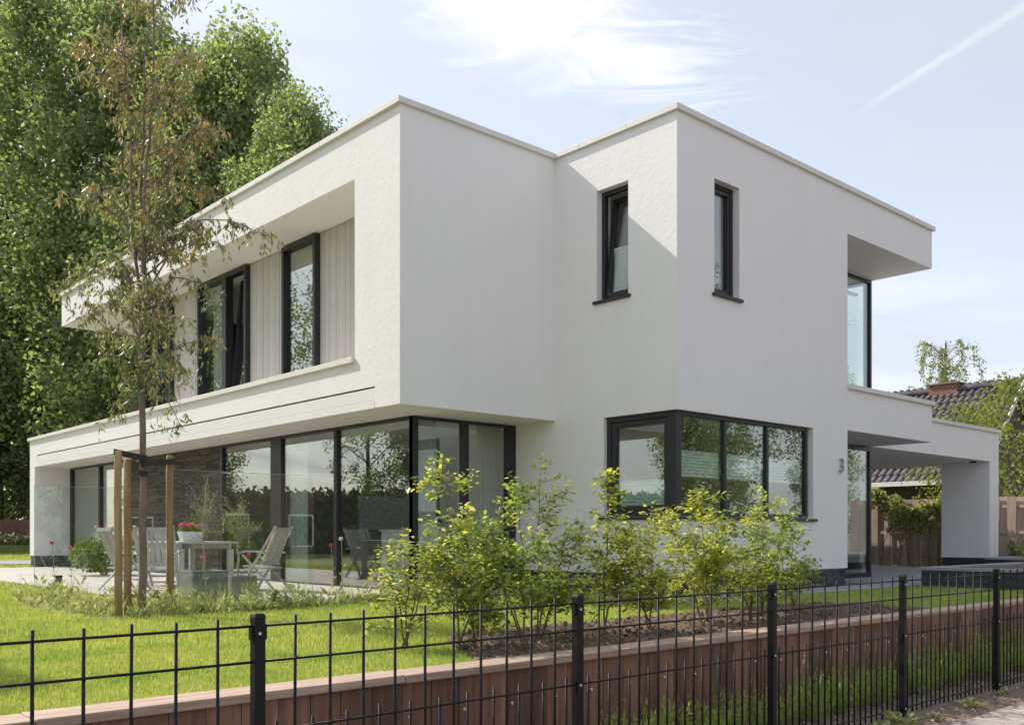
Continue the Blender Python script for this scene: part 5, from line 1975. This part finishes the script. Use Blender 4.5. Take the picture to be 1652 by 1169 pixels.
put_tree(K3, 3.2, 46.5, 0.0, 0.9, 'dark low tree behind the far left fence', GU)
put_tree(K3, -2.2, 48.0, 2.0, 0.8, 'dark low tree at the picture edge behind the far left fence', GU)
put_tree(K3, 6.2, 31.0, 1.0, 0.72, 'dark lower tree seen under the roof overhang', GU)
put_tree(K3, 10.0, 31.5, 4.0, 0.85, 'dark lower tree just above the roof edge', GU)
put_tree(K3, 8.0, 46.0, 3.0, 1.0, 'dark low tree filling the gap left of the house', GU)

# right hand side
K4 = tree_kind(231, 5.6, 0.6, 1.9, 260, 15, 0.105, r0=0.06, mat='birch_leaf', csize=0.40, nl=44)
put_tree(K4, 17.5, 1.95, 0.5, 0.92, 'yellow green small tree at the right edge in front of the tiled roof', 'small trees beside the neighbour house')
put_tree(K4, 18.9, 4.1, 2.6, 0.84, 'yellow green small tree overlapping the tiled roof above the carport', 'small trees beside the neighbour house')


def weeping(seed, H, R, label, x, y):
    rng = np.random.default_rng(seed)
    t = thing('birch_tree', (x, y, 0), label, 'tree')
    m_ = MB()
    m_.tube([(x, y, -.1), (x + .1, y, H * .5), (x, y, H)], [0.12, 0.08, 0.02], 7)
    P, D = [], []
    for k in range(150):
        z0 = H * rng.uniform(.50, 1.0)
        a = rng.uniform(0, 6.28)
        r = R * rng.uniform(.1, 1.0) * (1.25 - 0.75 * z0 / H)
        e = np.array([x + math.cos(a) * r, y + math.sin(a) * r, z0 + r * .15 + rng.uniform(0, .25)])
        l = rng.uniform(.5, 1.5)
        q = path_of([(x, y, z0 - .35), (x + math.cos(a) * r * .6, y + math.sin(a) * r * .6, z0 + r * .1), e, e + [math.cos(a) * .08, math.sin(a) * .08, -l * .5], e + [math.cos(a) * .10, math.sin(a) * .10, -l]], 12, .025)
        m_.tube(q, np.linspace(.012, .003, 12), 3)
        for s in range(34):
            f = rng.uniform(.3, 1) * 11
            i0 = min(int(f), 10)
            P.append(q[i0] + (q[i0 + 1] - q[i0]) * (f - i0) + rng.normal(0, .06, 3))
            D.append(rng.normal(0, .6, 3) + [0, 0, -1])
    m_.build('trunk', 'bark', t)
    link('crown', leaves('crown', np.array(P), np.array(D), 'birch_leaf', .10, .06, rng), t)


weeping(241, 8.6, 2.6, 'sparse weeping birch rising behind the brick chimney', 29.0, 9.0)

# trees, hedge and house that the window panes mirror, beyond the lawn and across the street
GM = 'garden trees mirrored in the long glazing'
for i, (x, y, rz, s, k) in enumerate(((-20.5, 28, 0.2, 0.62, K1), (-28, 34, 1.3, 0.75, K2), (-13.2, 37, 2.3, 0.60, K1), (-33, 24, 0.9, 0.7, K2))):
    put_tree(k, x, y, rz, s, ('nearest', 'second', 'third', 'farthest')[i] + ' of the garden trees seen only as reflections in the long glazing', GM)
K5 = tree_kind(251, 20.0, 7.0, 4.2, 520, 44, 0.17, r0=0.16, csize=0.70)
put_tree(K5, -25.8, 40.4, 0.7, 1.0, 'tall high crowned tree seen only as a reflection in the upper windows', GM)
put_tree(K5, -19.0, 47.0, 2.9, 1.1, 'farther high crowned tree seen only as a reflection in the upper windows', GM)
GS = 'street trees mirrored in the front windows'
for i, (x, y, rz, s, k) in enumerate(((22, -17, 0.2, 0.62, K1), (28, -21, 1.3, 0.70, K2), (34, -16, 2.3, 0.62, K1), (21, -27, 0.9, 0.75, K2), (9, -33, 0.9, 0.75, K1))):
    put_tree(k, x, y, rz, s, ('nearest', 'second', 'third', 'fourth', 'farthest')[i] + ' of the street trees seen only as reflections in the front windows', GS, z=PZ)
put_tree(K3, -12.1, 6.4, 0.4, 0.56, 'small lawn tree left of the picture whose shadow falls on the grass', None)
rng = np.random.default_rng(81)
n = 9000
d_ = np.stack([rng.uniform(-1, 1, n), rng.uniform(-1, 1, n), rng.uniform(0, 1, n)], 1)
f_ = rng.integers(0, 3, n)
d_[f_ == 0, 1] = -1
d_[f_ == 1, 2] = 1
d_[f_ == 2, 1] = 1
P = d_ * [13, 0.6, 2.5] + rng.normal(0, 0.12, (n, 3))
hg = thing('garden_hedge', (-22, 24, 0), 'dark clipped hedge seen only as a reflection in the long glazing', 'hedge')
hg.rotation_euler.z = math.radians(38)
for nm, m_ in (('foliage', leaves('foliage', P, rng.normal(0, 1, (n, 3)), 'dark_leaf', 0.30, 0.22, rng)), ('core', MB().box(-12.9, 12.9, -0.5, 0.5, 0, 2.4).mesh('core', 'hedge_core'))):
    o = bpy.data.objects.new(nm, m_)
    COL.objects.link(o)
    o.parent = hg
sh = thing('street_house', (12, -24, PZ), 'grey rendered house across the street seen only as a reflection', 'house')
MB().box(6, 18, -30, -23, PZ, 5.6).build('wall', 'dark_brick', sh)
g = MB()
g.prism([(5.4, -30.6), (18.6, -30.6), (18.6, -22.4), (5.4, -22.4)], 5.6, 5.8)
g.hexa([(5.4, -30.6, 5.8), (18.6, -30.6, 5.8), (18.6, -22.4, 5.8), (5.4, -22.4, 5.8), (8, -26.6, 8.4), (16, -26.6, 8.4), (16, -26.4, 8.4), (8, -26.4, 8.4)])
g.build('roof', 'roof_tile', sh)
for x in (7.5, 10.5, 13.5, 16):
    for z in (0.3, 3.3):
        f_ = MB().box(x - 0.6, x + 0.6, -23.0, -22.94, z, z + 1.4).build('window', 'cabinet_white', sh)
        MB().box(x - 0.52, x + 0.52, -22.94, -22.92, z + 0.08, z + 1.32).build('pane', 'black_gloss', f_)

# ================================================================== SMALL THINGS ON THE GROUND
rng = np.random.default_rng(91)
# clods and litter in the planting bed
n = 1500
X = rng.uniform(-6.3, 0.5, n)
Y = rng.uniform(WY + 0.22, -1.75, n)
ok = inside(BED, X, Y)
X, Y = X[ok], Y[ok]
g = MB()
for x, y in zip(X, Y):
    r = 0.008 + 0.028 * rng.random() ** 2.2
    p = np.array([x, y, 0.018])
    V = unit(rng.normal(0, 1, (6, 3)))
    V = np.array([[1, 0, 0], [-1, 0, 0], [0, 1, 0], [0, -1, 0], [0, 0, 1], [0, 0, -1]]) * rng.uniform(.6, 1.2, (6, 1)) + rng.normal(0, .2, (6, 3))
    b0 = len(g.v)
    g.v += [tuple(p + v * r) for v in V]
    for f in ((0, 2, 4), (2, 1, 4), (1, 3, 4), (3, 0, 4), (2, 0, 5), (1, 2, 5), (3, 1, 5), (0, 3, 5)):
        g.f.append(tuple(b0 + q for q in f))
stuff(g.build('soil_clods', 'soil'), 'loose clods of earth scattered over the planting bed', 'soil')
n = 900
X = rng.uniform(-6.3, 0.5, n)
Y = rng.uniform(WY + 0.22, -1.75, n)
ok = inside(BED, X, Y)
P = np.stack([X, Y, np.full(n, 0.035)], 1)[ok]
stuff(link('leaf_litter', leaves('leaf_litter', P, np.stack([rng.normal(0, 1, len(P)), rng.normal(0, 1, len(P)), rng.normal(0, .25, len(P))], 1), 'dead_leaf', rng.uniform(.02, .05, len(P)), .018, rng)),
      'dry leaves and bark scattered over the planting bed', 'litter')
n = 1300
X = rng.uniform(-7.5, 3.5, n)
Y = rng.uniform(-4.70, WY - 0.02, n)
P = np.stack([X, Y, np.full(n, PZ + 0.012)], 1)
stuff(link('verge_litter', leaves('verge_litter', P, np.stack([rng.normal(0, 1, n), rng.normal(0, 1, n), rng.normal(0, .2, n)], 1), 'dead_leaf', rng.uniform(.015, .04, n), .012, rng)),
      'dry leaf litter on the bare strip under the steel fence', 'litter')
# weeds along the pavement edge
for i, (x, y, s) in enumerate(((-3.15, -4.50, 1.0), (-2.72, -4.42, 1.3), (-2.30, -4.52, 0.7), (-1.45, -4.46, 0.9), (-0.62, -4.40, 0.6), (-3.6, -4.48, 1.1), (0.1, -4.5, 0.7))):
    P, D, L = [], [], []
    for k in range(46):
        a = rng.uniform(0, 6.28)
        P.append([math.cos(a) * rng.uniform(0, .07), math.sin(a) * rng.uniform(0, .07), rng.uniform(0, .06)])
        D.append([math.cos(a), math.sin(a), rng.uniform(.1, .9)])
        L.append(rng.uniform(.04, .10))
    L = np.array(L)
    o = link('weed', leaves('weed', np.array(P) * s, np.array(D), 'border_leaf', L * s, L * s * .4, rng))
    o.location = (x, y, PZ)
    tag(o, ordinal(i) + ' weed tuft from the left growing at the pavement edge under the fence' if False else
        ['weed tuft at the pavement edge left of the fourth fence post', 'largest weed tuft at the pavement edge by the fourth fence post', 'small weed between the fourth and fifth fence post near the pavement',
         'weed tuft midway between the two rightmost posts at the pavement edge', 'small weed beside the foot of the rightmost fence post', 'weed tuft at the bottom picture edge under the fence', 'small weed right of the rightmost fence post'][i],
        'weed', 'weeds along the pavement edge')
pb = []
n = 300
g = MB()
for k in range(n):
    x, y = rng.uniform(-5, 3), rng.uniform(-4.7, WY - .05)
    r = rng.uniform(.005, .02)
    p = np.array([x, y, PZ + r * .5])
    b0 = len(g.v)
    V = np.array([[1, 0, 0], [-1, 0, 0], [0, 1, 0], [0, -1, 0], [0, 0, .7], [0, 0, -.7]]) * rng.uniform(.7, 1.2, (6, 1))
    g.v += [tuple(p + v * r) for v in V]
    for f in ((0, 2, 4), (2, 1, 4), (1, 3, 4), (3, 0, 4), (2, 0, 5), (1, 2, 5), (3, 1, 5), (0, 3, 5)):
        g.f.append(tuple(b0 + q for q in f))
stuff(g.build('pebbles', 'pebble'), 'scattered pebbles on the bare strip under the steel fence', 'pebbles')
